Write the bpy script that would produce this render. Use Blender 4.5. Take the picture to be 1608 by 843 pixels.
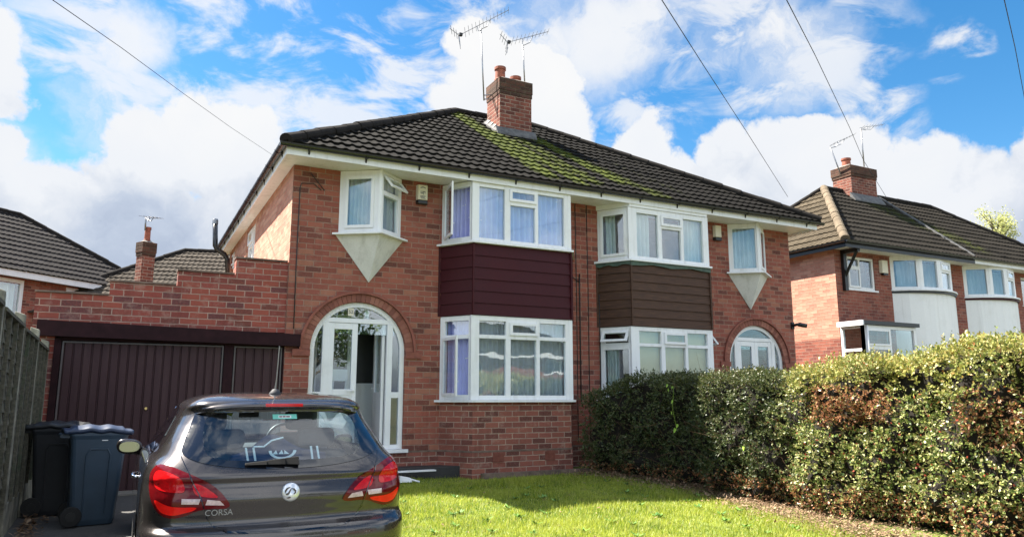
import bpy, bmesh, math, random
import numpy as np
from mathutils import Vector, Matrix
random.seed(7); rng = np.random.default_rng(7)
for o in list(bpy.data.objects): bpy.data.objects.remove(o)
SC = bpy.context.scene; COL = SC.collection
R = math.radians
# ------------------------------------------------------------------ camera
CAM = Vector((-2.018, -11.192, 1.057)); YAW, PITCH, FPX = R(27.14), R(9.87), 1168.7
cd = bpy.data.cameras.new('camera'); cam = bpy.data.objects.new('camera', cd); COL.objects.link(cam)
cam.location = CAM; cam.rotation_euler = (math.pi/2 + PITCH, 0, -YAW)
cd.sensor_fit = 'HORIZONTAL'; cd.sensor_width = 36; cd.lens = FPX/1608*36; cd.clip_end = 2000
SC.camera = cam
SC.render.resolution_x = 1024; SC.render.resolution_y = 536
cF = Vector((math.sin(YAW)*math.cos(PITCH), math.cos(YAW)*math.cos(PITCH), math.sin(PITCH)))
cR = Vector((math.cos(YAW), -math.sin(YAW), 0)); cU = cR.cross(cF)
def skydir(px, py): return (cF + cR*((px-804)/FPX) - cU*((py-421.5)/FPX)).normalized()
# ------------------------------------------------------------------ light
SUN_AZ, SUN_EL = R(42), R(52.5)          # azimuth measured from +y towards -x
sd = Vector((-math.sin(SUN_AZ)*math.cos(SUN_EL), math.cos(SUN_AZ)*math.cos(SUN_EL), math.sin(SUN_EL)))
sl = bpy.data.lights.new('sun', 'SUN'); sl.energy = 5.0; sl.angle = R(0.5); sl.color = (1.0, .93, .82)
so = bpy.data.objects.new('sun', sl); COL.objects.link(so); so.rotation_euler = sd.to_track_quat('Z', 'Y').to_euler(); so.location = (0, 0, 40)
SC.view_settings.view_transform = 'Standard'; SC.view_settings.look = 'None'; SC.view_settings.gamma = 1
SC.view_settings.exposure = 1.95
SKY_STR, CLOUD_STR, BACK_STR = .053, .252, .56
# ------------------------------------------------------------------ node helpers
class NT:
    def __init__(s, tree): s.t = tree; s.n = tree.nodes; s.l = tree.links
    def node(s, typ, **kw):
        nd = s.n.new(typ)
        for k, v in kw.items(): setattr(nd, k, v)
        return nd
    def set(s, sock, v):
        if hasattr(v, 'is_linked') or isinstance(v, bpy.types.NodeSocket): s.l.new(v, sock)
        else: sock.default_value = v
    def m(s, op, a, b=0., c=None, clamp=False):
        nd = s.node('ShaderNodeMath', operation=op); nd.use_clamp = clamp
        s.set(nd.inputs[0], a); s.set(nd.inputs[1], b)
        if c is not None: s.set(nd.inputs[2], c)
        return nd.outputs[0]
    def vm(s, op, a, b=(0, 0, 0), out=0, scale=None):
        nd = s.node('ShaderNodeVectorMath', operation=op); s.set(nd.inputs[0], a); s.set(nd.inputs[1], b)
        if scale is not None: s.set(nd.inputs[3], scale)
        return nd.outputs[out]
    def mix(s, f, a, b):
        nd = s.node('ShaderNodeMix', data_type='RGBA'); s.set(nd.inputs[0], f)
        s.set(nd.inputs[6], (*a, 1) if isinstance(a, tuple) and len(a) == 3 else a)
        s.set(nd.inputs[7], (*b, 1) if isinstance(b, tuple) and len(b) == 3 else b)
        return nd.outputs[2]
    def noise(s, v, scale, detail=4, rough=.5, out='Fac', dim='3D', dist=0.):
        nd = s.node('ShaderNodeTexNoise', noise_dimensions=dim)
        if v is not None: s.set(nd.inputs['Vector'], v)
        nd.inputs['Scale'].default_value = scale; nd.inputs['Detail'].default_value = detail
        nd.inputs['Roughness'].default_value = rough; nd.inputs['Distortion'].default_value = dist
        return nd.outputs[out]
    def ramp(s, f, stops, interp='LINEAR'):
        nd = s.node('ShaderNodeValToRGB'); cr = nd.color_ramp; cr.interpolation = interp
        while len(cr.elements) < len(stops): cr.elements.new(.5)
        for e, (p, c) in zip(cr.elements, stops):
            e.position = p; e.color = (*c, 1) if isinstance(c, tuple) else (c, c, c, 1)
        s.set(nd.inputs[0], f); return nd.outputs[0]
    def rng(s, f, a, b, c=0., d=1., smooth=True):
        nd = s.node('ShaderNodeMapRange', interpolation_type='SMOOTHSTEP' if smooth else 'LINEAR')
        s.set(nd.inputs[0], f)
        for i, v in enumerate((a, b, c, d)): s.set(nd.inputs[i+1], v)
        return nd.outputs[0]
    def sep(s, v):
        nd = s.node('ShaderNodeSeparateXYZ'); s.set(nd.inputs[0], v); return nd.outputs
    def comb(s, x, y, z=0.):
        nd = s.node('ShaderNodeCombineXYZ')
        for i, v in enumerate((x, y, z)): s.set(nd.inputs[i], v)
        return nd.outputs[0]
    def bump(s, h, strength=.5, dist=.01):
        nd = s.node('ShaderNodeBump'); nd.inputs['Strength'].default_value = strength; nd.inputs['Distance'].default_value = dist
        s.set(nd.inputs['Height'], h); return nd.outputs[0]
def mat(name):
    mt = bpy.data.materials.new(name); mt.use_nodes = True; t = NT(mt.node_tree)
    t.b = t.n['Principled BSDF']; t.out = t.n['Material Output']
    t.obj = lambda: t.node('ShaderNodeTexCoord').outputs['Object']
    t.P = lambda k, v: t.set(t.b.inputs[k], v if not (isinstance(v, tuple) and len(v) == 3) else (*v, 1))
    return mt, t
def simple(name, col, rough=.5, metal=0., var=.15, scale=8., bump=0., spec=.5, coat=0.):
    mt, t = mat(name); v = t.obj()
    n = t.noise(v, scale, 5, .6)
    c0 = tuple(max(0, x*(1-var)) for x in col); c1 = tuple(x*(1+var) for x in col)
    t.P('Base Color', t.ramp(n, [(.3, c0), (.7, c1)])); t.P('Roughness', rough); t.P('Metallic', metal)
    t.P('Specular IOR Level', spec); t.P('Coat Weight', coat)
    if bump: t.P('Normal', t.bump(t.noise(v, scale*6, 4), bump, .004))
    return mt
M = {}
# ------------------------------------------------------------------ world
w = bpy.data.worlds.new('World'); SC.world = w; w.use_nodes = True
W = NT(w.node_tree); bg = W.n['Background']; wo = W.n['World Output']
sky = W.node('ShaderNodeTexSky', sky_type='NISHITA'); sky.sun_disc = False
sky.sun_elevation = SUN_EL; sky.sun_rotation = -SUN_AZ; sky.air_density = 1.0; sky.dust_density = .3; sky.ozone_density = 2.5
hs = W.node('ShaderNodeHueSaturation'); hs.inputs['Saturation'].default_value = 1.34; hs.inputs['Hue'].default_value = .494; hs.inputs['Value'].default_value = 1.0
W.l.new(sky.outputs[0], hs.inputs['Color']); W.l.new(hs.outputs[0], bg.inputs[0]); bg.inputs[1].default_value = SKY_STR
dr = W.node('ShaderNodeTexCoord').outputs['Generated']
n1 = W.noise(dr, 5.5, 7, .62, out='Color'); n2 = W.noise(dr, 2.2, 3, .5, out='Color')
dd = W.vm('SUBTRACT', n1, (.5, .5, .5)); dd = W.vm('SCALE', dd, scale=.15)
d2 = W.vm('SUBTRACT', n2, (.5, .5, .5)); d2 = W.vm('SCALE', d2, scale=.06)
dv = W.vm('NORMALIZE', W.vm('ADD', dr, W.vm('ADD', dd, d2)))
def blobs(lst, vec, soft):
    acc = None
    for px, py, r in lst:
        a = r/FPX*(.92 if abs(px-804) < 500 else .8)
        d = W.vm('DOT_PRODUCT', vec, tuple(skydir(px, py)), out=1)
        f = W.rng(d, math.cos(a*(1+soft)), math.cos(a*max(.05, 1-soft)))
        acc = f if acc is None else W.m('MAXIMUM', acc, f)
    return acc
CUM = [(225, 225, 75), (300, 215, 75), (180, 290, 85), (340, 250, 80), (390, 300, 75), (90, 320, 80), (300, 380, 120), (60, 400, 120), (200, 440, 150), (-5, 140, 55), (-40, 90, 80), (0, 240, 45),
       (430, 380, 100), (770, 90, 62), (840, 120, 75), (760, 160, 75), (870, 200, 62), (690, 230, 60), (1010, 245, 52), (1080, 290, 50),
       (1150, 240, 50), (1210, 250, 60), (1260, 235, 50), (1330, 260, 75), (1420, 275, 70), (1500, 310, 65), (1240, 330, 110), (1400, 350, 120), (1560, 360, 90), (1608, 270, 52), (1680, 330, 120),
       (550, 470, 200), (900, 420, 200), (1250, 460, 200), (1600, 460, 150), (-200, 380, 250), (1900, 380, 250)]
cum = blobs(CUM, dv, .15)
wr = blobs([(330, 60, 170), (520, 110, 190), (640, 190, 120), (160, 90, 120), (700, 20, 150), (1120, 60, 90), (1240, 90, 120), (430, 200, 110), (1010, 230, 90), (1480, 100, 40), (1360, 180, 60)], dv, .45)
str_v = W.vm('MULTIPLY', dr, (1.0, 1.0, 2.3))
wn = W.noise(str_v, 9, 7, .6, dist=.5); wm = W.m('MULTIPLY', W.rng(wn, .42, .62), wr)
wm = W.m('MULTIPLY', wm, .85)
# clouds everywhere else (behind the camera) for reflections, boosted to fill the shaded front
zz = W.sep(dr); gen = W.rng(W.noise(dr, 2.6, 7, .6), .42, .62)
fwd = W.vm('DOT_PRODUCT', dr, tuple(cF), out=1); gen = W.m('MULTIPLY', gen, W.rng(fwd, .70, .45))
sft = blobs([(850, 50, 60), (950, 60, 85), (1015, 25, 60), (1130, 60, 55), (1245, 85, 75), (1290, 110, 45), (150, 170, 45), (180, 80, 60)], dv, .55)
sft = W.m('MULTIPLY', sft, W.rng(W.noise(dv, 7, 7, .65), .36, .60, .25, .92))
mask = W.m('MAXIMUM', W.m('MAXIMUM', cum, wm), sft)
mask = W.m('MAXIMUM', mask, W.rng(zz[2], .10, .0))
shade_n = W.noise(dv, 4.5, 6, .55)
hgt = W.m('ADD', W.rng(zz[2], .13, .46, 0, .95, False), W.m('MULTIPLY', W.m('SUBTRACT', shade_n, .5), 1.6))
ccol = W.ramp(hgt, [(.0, (.40, .48, .64)), (.2, (.58, .66, .80)), (.42, (.90, .93, .98)), (1., (1.0, 1.0, 1.0))])
bc = W.node('ShaderNodeBackground'); W.l.new(ccol, bc.inputs[0]); bc.inputs[1].default_value = CLOUD_STR
mx = W.node('ShaderNodeMixShader'); W.l.new(mask, mx.inputs[0]); W.l.new(bg.outputs[0], mx.inputs[1]); W.l.new(bc.outputs[0], mx.inputs[2])
bk = W.node('ShaderNodeBackground'); bk.inputs[0].default_value = (.93, .96, 1, 1); bk.inputs[1].default_value = BACK_STR
m2 = W.node('ShaderNodeMixShader'); W.l.new(W.m('MULTIPLY', gen, W.rng(zz[2], .0, .10)), m2.inputs[0]); W.l.new(mx.outputs[0], m2.inputs[1]); W.l.new(bk.outputs[0], m2.inputs[2])
W.l.new(m2.outputs[0], wo.inputs[0])
# ------------------------------------------------------------------ mesh helpers
class MB:
    def __init__(s): s.v = []; s.f = []
    def quadv(s, *pts):
        i = len(s.v); s.v += [tuple(p) for p in pts]; s.f.append(tuple(range(i, i+len(pts)))); return s
    def box(s, x0, x1, y0, y1, z0, z1): return s.hexa([(x0, y0, z0), (x1, y0, z0), (x1, y1, z0), (x0, y1, z0), (x0, y0, z1), (x1, y0, z1), (x1, y1, z1), (x0, y1, z1)])
    def hexa(s, p):
        i = len(s.v); s.v += [tuple(q) for q in p]
        s.f += [tuple(i+k for k in f) for f in ((0, 3, 2, 1), (4, 5, 6, 7), (0, 1, 5, 4), (1, 2, 6, 5), (2, 3, 7, 6), (3, 0, 4, 7))]; return s
    def prism(s, poly, h0, h1, fn):     # poly 2D list, fn(u,v,h)->xyz
        n = len(poly); i = len(s.v)
        s.v += [tuple(fn(u, v, h0)) for u, v in poly] + [tuple(fn(u, v, h1)) for u, v in poly]
        s.f.append(tuple(i+k for k in range(n))[::-1]); s.f.append(tuple(i+n+k for k in range(n)))
        for k in range(n): s.f.append((i+k, i+(k+1) % n, i+n+(k+1) % n, i+n+k))
        return s
    def tube(s, pts, r, n=10, r1=None, cap=True):
        pts = [Vector(p) for p in pts]; i0 = len(s.v); m = len(pts); prev = None
        for k, p in enumerate(pts):
            d = (pts[min(k+1, m-1)] - pts[max(k-1, 0)]).normalized()
            a = prev if prev is not None else Vector((0, 0, 1))
            if abs(d.dot(a)) > .95: a = Vector((1, 0, 0)) if abs(d.x) < .9 else Vector((0, 1, 0))
            e1 = (a - d*a.dot(d)).normalized(); e2 = d.cross(e1); prev = e1
            rr = r if r1 is None else r + (r1-r)*k/(m-1)
            for j in range(n):
                t = 2*math.pi*j/n; s.v.append(tuple(p + e1*(rr*math.cos(t)) + e2*(rr*math.sin(t))))
        for k in range(m-1):
            for j in range(n):
                s.f.append((i0+k*n+j, i0+k*n+(j+1) % n, i0+(k+1)*n+(j+1) % n, i0+(k+1)*n+j))
        if cap: s.f.append(tuple(i0+j for j in range(n))[::-1]); s.f.append(tuple(i0+(m-1)*n+j for j in range(n)))
        return s
    def grid(s, fn, nu, nv):
        i = len(s.v)
        for a in range(nv+1):
            for b in range(nu+1): s.v.append(tuple(fn(b/nu, a/nv)))
        for a in range(nv):
            for b in range(nu):
                k = i+a*(nu+1)+b; s.f.append((k, k+1, k+nu+2, k+nu+1))
        return s
    def lathe(s, prof, c, n=20, axis='z'):
        i = len(s.v); m = len(prof)
        for r_, h in prof:
            for j in range(n):
                t = 2*math.pi*j/n; a, b = r_*math.cos(t), r_*math.sin(t)
                s.v.append({'z': (c[0]+a, c[1]+b, c[2]+h), 'x': (c[0]+h, c[1]+a, c[2]+b), 'y': (c[0]+a, c[1]+h, c[2]+b)}[axis])
        for k in range(m-1):
            for j in range(n): s.f.append((i+k*n+j, i+k*n+(j+1) % n, i+(k+1)*n+(j+1) % n, i+(k+1)*n+j))
        s.f.append(tuple(i+j for j in range(n))[::-1]); s.f.append(tuple(i+(m-1)*n+j for j in range(n))); return s
    def build(s, name, m=None, parent=None, smooth=False, uv=False, bevel=0., fix=True):
        me = bpy.data.meshes.new(name); me.from_pydata(s.v, [], s.f); me.update()
        if fix:
            b = bmesh.new(); b.from_mesh(me); bmesh.ops.recalc_face_normals(b, faces=b.faces); b.to_mesh(me); b.free()
        if m is not None: me.materials.append(M[m])
        if smooth: me.polygons.foreach_set('use_smooth', [True]*len(me.polygons))
        if uv:
            ul = me.uv_layers.new(name='UVMap')
            for p in me.polygons:
                n = p.normal
                for li in p.loop_indices:
                    c = me.vertices[me.loops[li].vertex_index].co
                    if abs(n.z) > .8: q = (c.x, c.y)
                    elif abs(n.x) > abs(n.y)*1.5: q = (c.y+.119, c.z)
                    else: q = (c.x, c.z)
                    ul.data[li].uv = q
        o = bpy.data.objects.new(name, me); COL.objects.link(o)
        if parent is not None: o.parent = parent; o.matrix_parent_inverse = Matrix.Translation(-wloc(parent)) if parent else Matrix()
        if bevel:
            bv = o.modifiers.new('bevel', 'BEVEL'); bv.width = bevel; bv.segments = 2; bv.limit_method = 'ANGLE'; bv.angle_limit = R(40)
        return o
def wloc(o): return Vector(o.location) if o.parent is None else Vector((0, 0, 0))
def tag(o, label, cat, group=None, kind=None):
    if label: o['label'] = label
    if cat: o['category'] = cat
    if group: o['group'] = group
    if kind: o['kind'] = kind
    return o
def thing(name, label, cat, loc=(0, 0, 0), group=None):
    o = bpy.data.objects.new(name, None); COL.objects.link(o); o.location = loc; o.empty_display_size = .2
    return tag(o, label, cat, group)
def structure(o): o['kind'] = 'structure'; return o
def lerp(a, b, t): return a+(b-a)*t
def interp(xs, ys, x): return float(np.interp(x, xs, ys))
# ------------------------------------------------------------------ materials
def brick_mat(name, cols, mortar, dark=.0, mort_w=.012, bumpy=.6, stain=.25):
    mt, t = mat(name); uv = t.node('ShaderNodeUVMap').outputs[0]; ob = t.obj()
    wob = t.vm('SCALE', t.vm('SUBTRACT', t.noise(ob, 14, 3, out='Color'), (.5, .5, .5)), scale=.011)
    u_, v_, _ = t.sep(t.vm('ADD', uv, wob))
    vv = t.m('DIVIDE', v_, .086); row = t.m('FLOOR', vv); fv = t.m('SUBTRACT', vv, row)
    uu = t.m('ADD', t.m('DIVIDE', u_, .238), t.m('MULTIPLY', t.m('FLOORED_MODULO', row, 2.), .5)); colm = t.m('FLOOR', uu); fu = t.m('SUBTRACT', uu, colm)
    wn_ = t.node('ShaderNodeTexWhiteNoise', noise_dimensions='2D'); t.l.new(t.comb(colm, row), wn_.inputs['Vector'])
    val = wn_.outputs['Value']; val2 = t.sep(wn_.outputs['Color'])[1]
    a = mort_w/.086; b = mort_w/.238
    eu = t.m('MINIMUM', fu, t.m('SUBTRACT', 1., fu)); ev = t.m('MINIMUM', fv, t.m('SUBTRACT', 1., fv))
    br = t.m('MULTIPLY', t.rng(eu, b*.35, b*.75), t.rng(ev, a*.35, a*.75))
    n = len(cols); bc_ = t.ramp(val, [(i/n, c) for i, c in enumerate(cols)], 'CONSTANT')
    fine = t.noise(ob, 45, 5, .7); big = t.noise(ob, 1.3, 4, .6)
    bc_ = t.mix(t.m('MULTIPLY', t.rng(fine, .35, .7), .35), bc_, tuple(x*1.45 for x in cols[0]))
    smear = t.m('MULTIPLY', t.rng(t.noise(ob, 6, 5, .7), .52, .72), .4)
    bc_ = t.mix(smear, bc_, tuple(x*.85+.02 for x in mortar))
    mo = t.ramp(t.noise(ob, 8, 4, .6), [(.3, tuple(x*.6 for x in mortar)), (.7, mortar)])
    mo = t.mix(t.m('MULTIPLY', val2, .3), mo, cols[1])
    c = t.mix(br, mo, bc_)
    c = t.mix(t.rng(big, .45, .75, 0, stain), c, tuple(x*.35 for x in cols[0]))
    st = t.noise(t.vm('MULTIPLY', ob, (5, 5, .7)), 1.2, 5, .65); c = t.mix(t.m('MULTIPLY', t.rng(st, .52, .72), stain), c, tuple(x*.42 for x in cols[0]))
    t.P('Base Color', c); t.P('Roughness', .9); t.P('Specular IOR Level', .25)
    h = t.m('ADD', t.m('MULTIPLY', br, 1.), t.m('MULTIPLY', fine, .5)); h = t.m('ADD', h, t.m('MULTIPLY', val2, .3))
    t.P('Normal', t.bump(h, bumpy, .008)); return mt
BR = [(.27, .086, .058), (.21, .068, .049), (.31, .105, .072), (.25, .080, .056), (.11, .046, .038), (.28, .098, .070), (.24, .076, .056), (.33, .14, .092), (.27, .086, .062), (.155, .056, .044), (.29, .092, .065), (.24, .079, .059)]
M['brick'] = brick_mat('house_brick', BR, (.40, .26, .195))
M['brick_plinth'] = brick_mat('plinth_brick', [(.24, .085, .062), (.15, .056, .045), (.28, .10, .07), (.11, .045, .037), (.20, .072, .056), (.26, .09, .066)], (.50, .36, .28), stain=.4)
M['brick_garage'] = brick_mat('garage_brick', [(.26, .065, .05), (.20, .055, .045), (.30, .08, .055), (.12, .05, .05), (.23, .065, .05), (.28, .075, .052), (.14, .05, .04)], (.50, .34, .27), stain=.25)
M['brick_chimney'] = brick_mat('chimney_brick', [(.19, .062, .043), (.13, .045, .034), (.23, .075, .05), (.09, .034, .027), (.16, .052, .038)], (.42, .31, .24), mort_w=.015, stain=.5)
M['brick_near'] = brick_mat('neighbour_brick', [(.25, .080, .055), (.20, .064, .047), (.29, .10, .068), (.15, .052, .042), (.24, .076, .054)], (.38, .25, .19))
M['brick_sunlit'] = brick_mat('sunlit_side_brick', [(.44, .215, .15), (.39, .175, .12), (.48, .25, .175), (.36, .155, .11), (.44, .21, .15), (.50, .28, .20)], (.52, .33, .24), bumpy=.9, stain=.12)  # paler brick for the side walls, sunlight put into the colour
M['brick_sooty'] = brick_mat('sooty_brick', [(.095, .045, .032), (.07, .036, .026), (.12, .055, .036), (.05, .028, .02)], (.12, .095, .06), mort_w=.014, stain=.6)
def tile_mat(name, base, moss=None, light=.0, lich=.12):
    mt, t = mat(name); ob = t.obj(); geo = t.node('ShaderNodeNewGeometry')
    n = t.noise(ob, 3, 6, .7); f = t.noise(ob, 60, 4, .7)
    c = t.ramp(n, [(.25, tuple(x*.55 for x in base)), (.5, base), (.8, tuple(x*1.5 for x in base))])
    c = t.mix(t.m('MULTIPLY', t.rng(geo.outputs['Random Per Island'], .0, 1.), .35), c, tuple(x*.4 for x in base))
    c = t.mix(t.rng(t.noise(ob, 14, 5, .75), .66, .72, 0, lich), c, (.30, .25, .17))
    hgt_ = t.m('MULTIPLY', f, .5)
    if moss:
        x, y, z = t.sep(ob); acc = None
        for (x0, z0, x1, z1, wd, st) in moss:
            L2 = (x1-x0)**2 + (z1-z0)**2
            tt = t.m('DIVIDE', t.m('ADD', t.m('MULTIPLY', t.m('SUBTRACT', x, x0), x1-x0), t.m('MULTIPLY', t.m('SUBTRACT', z, z0), z1-z0)), L2, clamp=True)
            dx = t.m('SUBTRACT', t.m('SUBTRACT', x, x0), t.m('MULTIPLY', tt, x1-x0)); dz = t.m('SUBTRACT', t.m('SUBTRACT', z, z0), t.m('MULTIPLY', tt, z1-z0))
            d = t.m('SQRT', t.m('ADD', t.m('MULTIPLY', dx, dx), t.m('MULTIPLY', dz, dz)))
            g = t.m('MULTIPLY', t.rng(d, wd, 0), st); acc = g if acc is None else t.m('MAXIMUM', acc, g)
        mn = t.noise(ob, 5, 6, .75); mm = t.rng(t.m('ADD', t.m('ADD', acc, t.m('MULTIPLY', mn, 1.0)), t.m('MULTIPLY', t.noise(ob, 30, 4, .8), .5)), 1.08, 1.5)
        mc = t.ramp(t.noise(ob, 20, 4, .7), [(.3, (.018, .025, .007)), (.5, (.050, .066, .010)), (.78, (.125, .135, .016))])
        c = t.mix(t.m('MULTIPLY', mm, .9), c, mc); hgt_ = t.m('ADD', hgt_, t.m('MULTIPLY', mm, 1.2))
    t.P('Base Color', c); t.P('Roughness', .95); t.P('Specular IOR Level', .12); t.P('Normal', t.bump(hgt_, .8, .012)); return mt
M['tile'] = tile_mat('roof_tile_dark', (.0095, .0085, .0072), [(4.15, 7.4, 4.25, 5.0, .50, .88), (4.5, 6.5, 4.8, 4.9, .45, .8), (5.45, 6.8, 5.95, 5.2, .45, .88), (5.0, 6.3, 5.2, 5.0, .5, .66), (5.8, 5.8, 6.5, 4.8, .6, .58), (6.8, 6.0, 7.4, 4.9, .5, .35)])
M['tile_ridge'] = tile_mat('ridge_tile_dark', (.024, .021, .019), lich=.45)
M['tile_near'] = tile_mat('roof_tile_neighbour', (.024, .021, .017), [(19., 7.2, 21.0, 5.8, 1.4, .5)], lich=.4)
M['tile_brown'] = tile_mat('roof_tile_brown', (.085, .068, .046), lich=.5)
M['tile_mid'] = tile_mat('roof_tile_mid', (.060, .050, .040), lich=.4)
M['tile_grey'] = tile_mat('roof_tile_grey', (.030, .027, .027))
M['ridge_buff'] = tile_mat('ridge_tile_buff', (.17, .135, .095))
def weathered(name, col, rough, dirt, amt, fine=.08, bump_=.0, spec=.4):
    mt, t = mat(name); ob = t.obj(); st = t.noise(t.vm('MULTIPLY', ob, (9, 9, .8)), 1.0, 5, .65); bl = t.noise(ob, 1.7, 5, .65); fi = t.noise(ob, 40, 4, .7)
    c = t.ramp(fi, [(.3, tuple(x*(1-fine) for x in col)), (.7, tuple(min(1, x*(1+fine)) for x in col))])
    c = t.mix(t.m('MULTIPLY', t.rng(st, .48, .74), amt), c, dirt); c = t.mix(t.m('MULTIPLY', t.rng(bl, .5, .72), amt*.7), c, dirt)
    t.P('Base Color', c); t.P('Roughness', t.m('ADD', t.m('MULTIPLY', bl, .3), rough-.1)); t.P('Specular IOR Level', spec)
    if bump_: t.P('Normal', t.bump(fi, bump_, .005))
    return mt
M['upvc'] = weathered('white_plastic', (.80, .805, .81), .38, (.42, .41, .36), .28, .02)
M['soffit'] = weathered('white_soffit', (.80, .79, .76), .55, (.40, .37, .32), .35, .03)
M['gutter'] = simple('black_gutter', (.018, .018, .02), .22, var=.2)
M['render_grey'] = weathered('grey_white_render', (.68, .67, .63), .9, (.33, .32, .27), .45, .06, .6)
M['render_white'] = weathered('white_render', (.82, .82, .81), .9, (.50, .49, .44), .25, .04, .6)
M['maroon'] = weathered('burgundy_plastic', (.045, .006, .009), .45, (.075, .014, .016), .22, .2, .15, .18)
M['garage_door'] = weathered('maroon_painted_metal', (.040, .014, .017), .6, (.08, .042, .040), .35, .1)
M['dark_wood'] = simple('maroon_black_timber', (.022, .007, .009), .8, var=.3, spec=.2)
M['steel_frame'] = simple('grey_steel', (.09, .075, .075), .5, var=.2)
M['coping'] = simple('coping_tile', (.16, .11, .085), .8, var=.4, scale=9)
M['concrete'] = simple('concrete', (.20, .185, .16), .9, var=.35, scale=7, bump=.6)
M['slate'] = simple('dark_step', (.026, .025, .025), .7, var=.4, scale=5, bump=.4)
M['lead'] = simple('lead_flashing', (.09, .09, .09), .7, var=.5, scale=9)
M['terracotta'] = simple('terracotta', (.28, .085, .05), .8, var=.4, scale=12)
M['alu'] = simple('aluminium', (.32, .32, .33), .35, metal=.8, var=.2)
M['black'] = simple('black_plastic', (.012, .012, .013), .4, var=.2)
M['rubber'] = simple('rubber', (.015, .015, .015), .8, var=.2)
M['cable'] = simple('cable', (.02, .02, .022), .6, var=.1)
M['brass'] = simple('brass', (.75, .55, .22), .3, metal=.8, var=.1)
M['cream'] = simple('cream_plastic', (.72, .66, .52), .5, var=.08)
M['ink'] = simple('dark_print', (.05, .05, .06), .6, var=.1)
M['room'] = simple('room_wall', (.22, .21, .20), .9, var=.1)
M['door_green'] = simple('green_flashing', (.05, .085, .06), .6, var=.5, scale=12)
def clad_wood():
    mt, t = mat('brown_weathered_boards'); ob = t.obj(); g = t.vm('MULTIPLY', ob, (1.2, 1.2, 22))
    c = t.ramp(t.noise(g, 3, 6, .7), [(.25, (.018, .0075, .0035)), (.5, (.058, .024, .011)), (.8, (.13, .062, .032))])
    t.P('Base Color', c); t.P('Roughness', .75); t.P('Normal', t.bump(t.noise(g, 6, 5), .4, .004)); return mt
M['brown_board'] = clad_wood()
def fence_mat():
    mt, t = mat('mossy_fence_timber'); ob = t.obj(); g = t.vm('MULTIPLY', ob, (8, 2, 14))
    c = t.ramp(t.noise(g, 2.5, 6, .7), [(.25, (.036, .034, .024)), (.5, (.09, .084, .060)), (.8, (.19, .18, .13))])
    c = t.mix(t.rng(t.noise(ob, 3, 5, .7), .5, .7, 0, .6), c, (.045, .075, .04))
    t.P('Base Color', c); t.P('Roughness', .9); t.P('Normal', t.bump(t.noise(g, 5, 5), .6, .006)); return mt
M['fence'] = fence_mat()
M['post'] = simple('mossy_concrete_post', (.21, .20, .155), .9, var=.55, scale=6, bump=.6)
def glass(name, tint=(.9, .95, .95), refl=1.0, base=.05):
    mt = bpy.data.materials.new(name); mt.use_nodes = True; t = NT(mt.node_tree); t.n.remove(t.n['Principled BSDF']); out = t.n['Material Output']
    tr = t.node('ShaderNodeBsdfTransparent'); tr.inputs[0].default_value = (*tint, 1)
    gl = t.node('ShaderNodeBsdfGlossy'); gl.inputs['Roughness'].default_value = .01; gl.inputs[0].default_value = (.95, .97, 1, 1)
    ob = t.node('ShaderNodeTexCoord').outputs['Object']; t.l.new(t.bump(t.noise(ob, 1.6, 2), .05, .05), gl.inputs['Normal'])
    ge = t.node('ShaderNodeNewGeometry'); cs = t.m('ABSOLUTE', t.vm('DOT_PRODUCT', ge.outputs['Normal'], ge.outputs['Incoming'], out=1))
    fr = t.m('ADD', t.m('MULTIPLY', t.m('POWER', t.m('SUBTRACT', 1., cs), 5.), .95), .045)
    f = t.m('ADD', t.m('MULTIPLY', fr, refl), base, clamp=True)
    mx_ = t.node('ShaderNodeMixShader'); t.l.new(f, mx_.inputs[0]); t.l.new(tr.outputs[0], mx_.inputs[1]); t.l.new(gl.outputs[0], mx_.inputs[2])
    t.l.new(mx_.outputs[0], out.inputs[0]); return mt
M['glass'] = glass('window_glass', (.90, .95, .96), 1.5, .04)
M['car_glass'] = glass('car_glass', (.80, .92, .95), 1.9, .0)
def cloth(name, col, dots=False, trans=.15):
    mt, t = mat(name); ob = t.obj(); c = t.ramp(t.noise(ob, 5, 3), [(.3, tuple(x*.88 for x in col)), (.7, col)])
    if dots:
        vo = t.node('ShaderNodeTexVoronoi'); t.l.new(t.vm('MULTIPLY', ob, (1, .02, 1)), vo.inputs['Vector']); vo.inputs['Scale'].default_value = 9
        c = t.mix(t.rng(vo.outputs['Distance'], .12, .08), c, (.85, .87, .95))
    t.P('Base Color', c); t.P('Roughness', .95)
    tl = t.node('ShaderNodeBsdfTranslucent'); t.l.new(c, tl.inputs[0]); ms = t.node('ShaderNodeMixShader'); ms.inputs[0].default_value = trans
    t.l.new(t.b.outputs[0], ms.inputs[1]); t.l.new(tl.outputs[0], ms.inputs[2]); t.l.new(ms.outputs[0], t.out.inputs[0]); return mt
M['curtain_blue'] = cloth('blue_curtain_cloth', (.46, .60, .98), True)
M['curtain_lilac'] = cloth('lilac_curtain_cloth', (.55, .57, .96), True)
M['curtain_white'] = cloth('white_curtain_cloth', (.72, .76, .72))
M['net'] = cloth('net_curtain_cloth', (.60, .62, .66))
M['blind'] = cloth('cream_blind_cloth', (.78, .64, .38))
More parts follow.
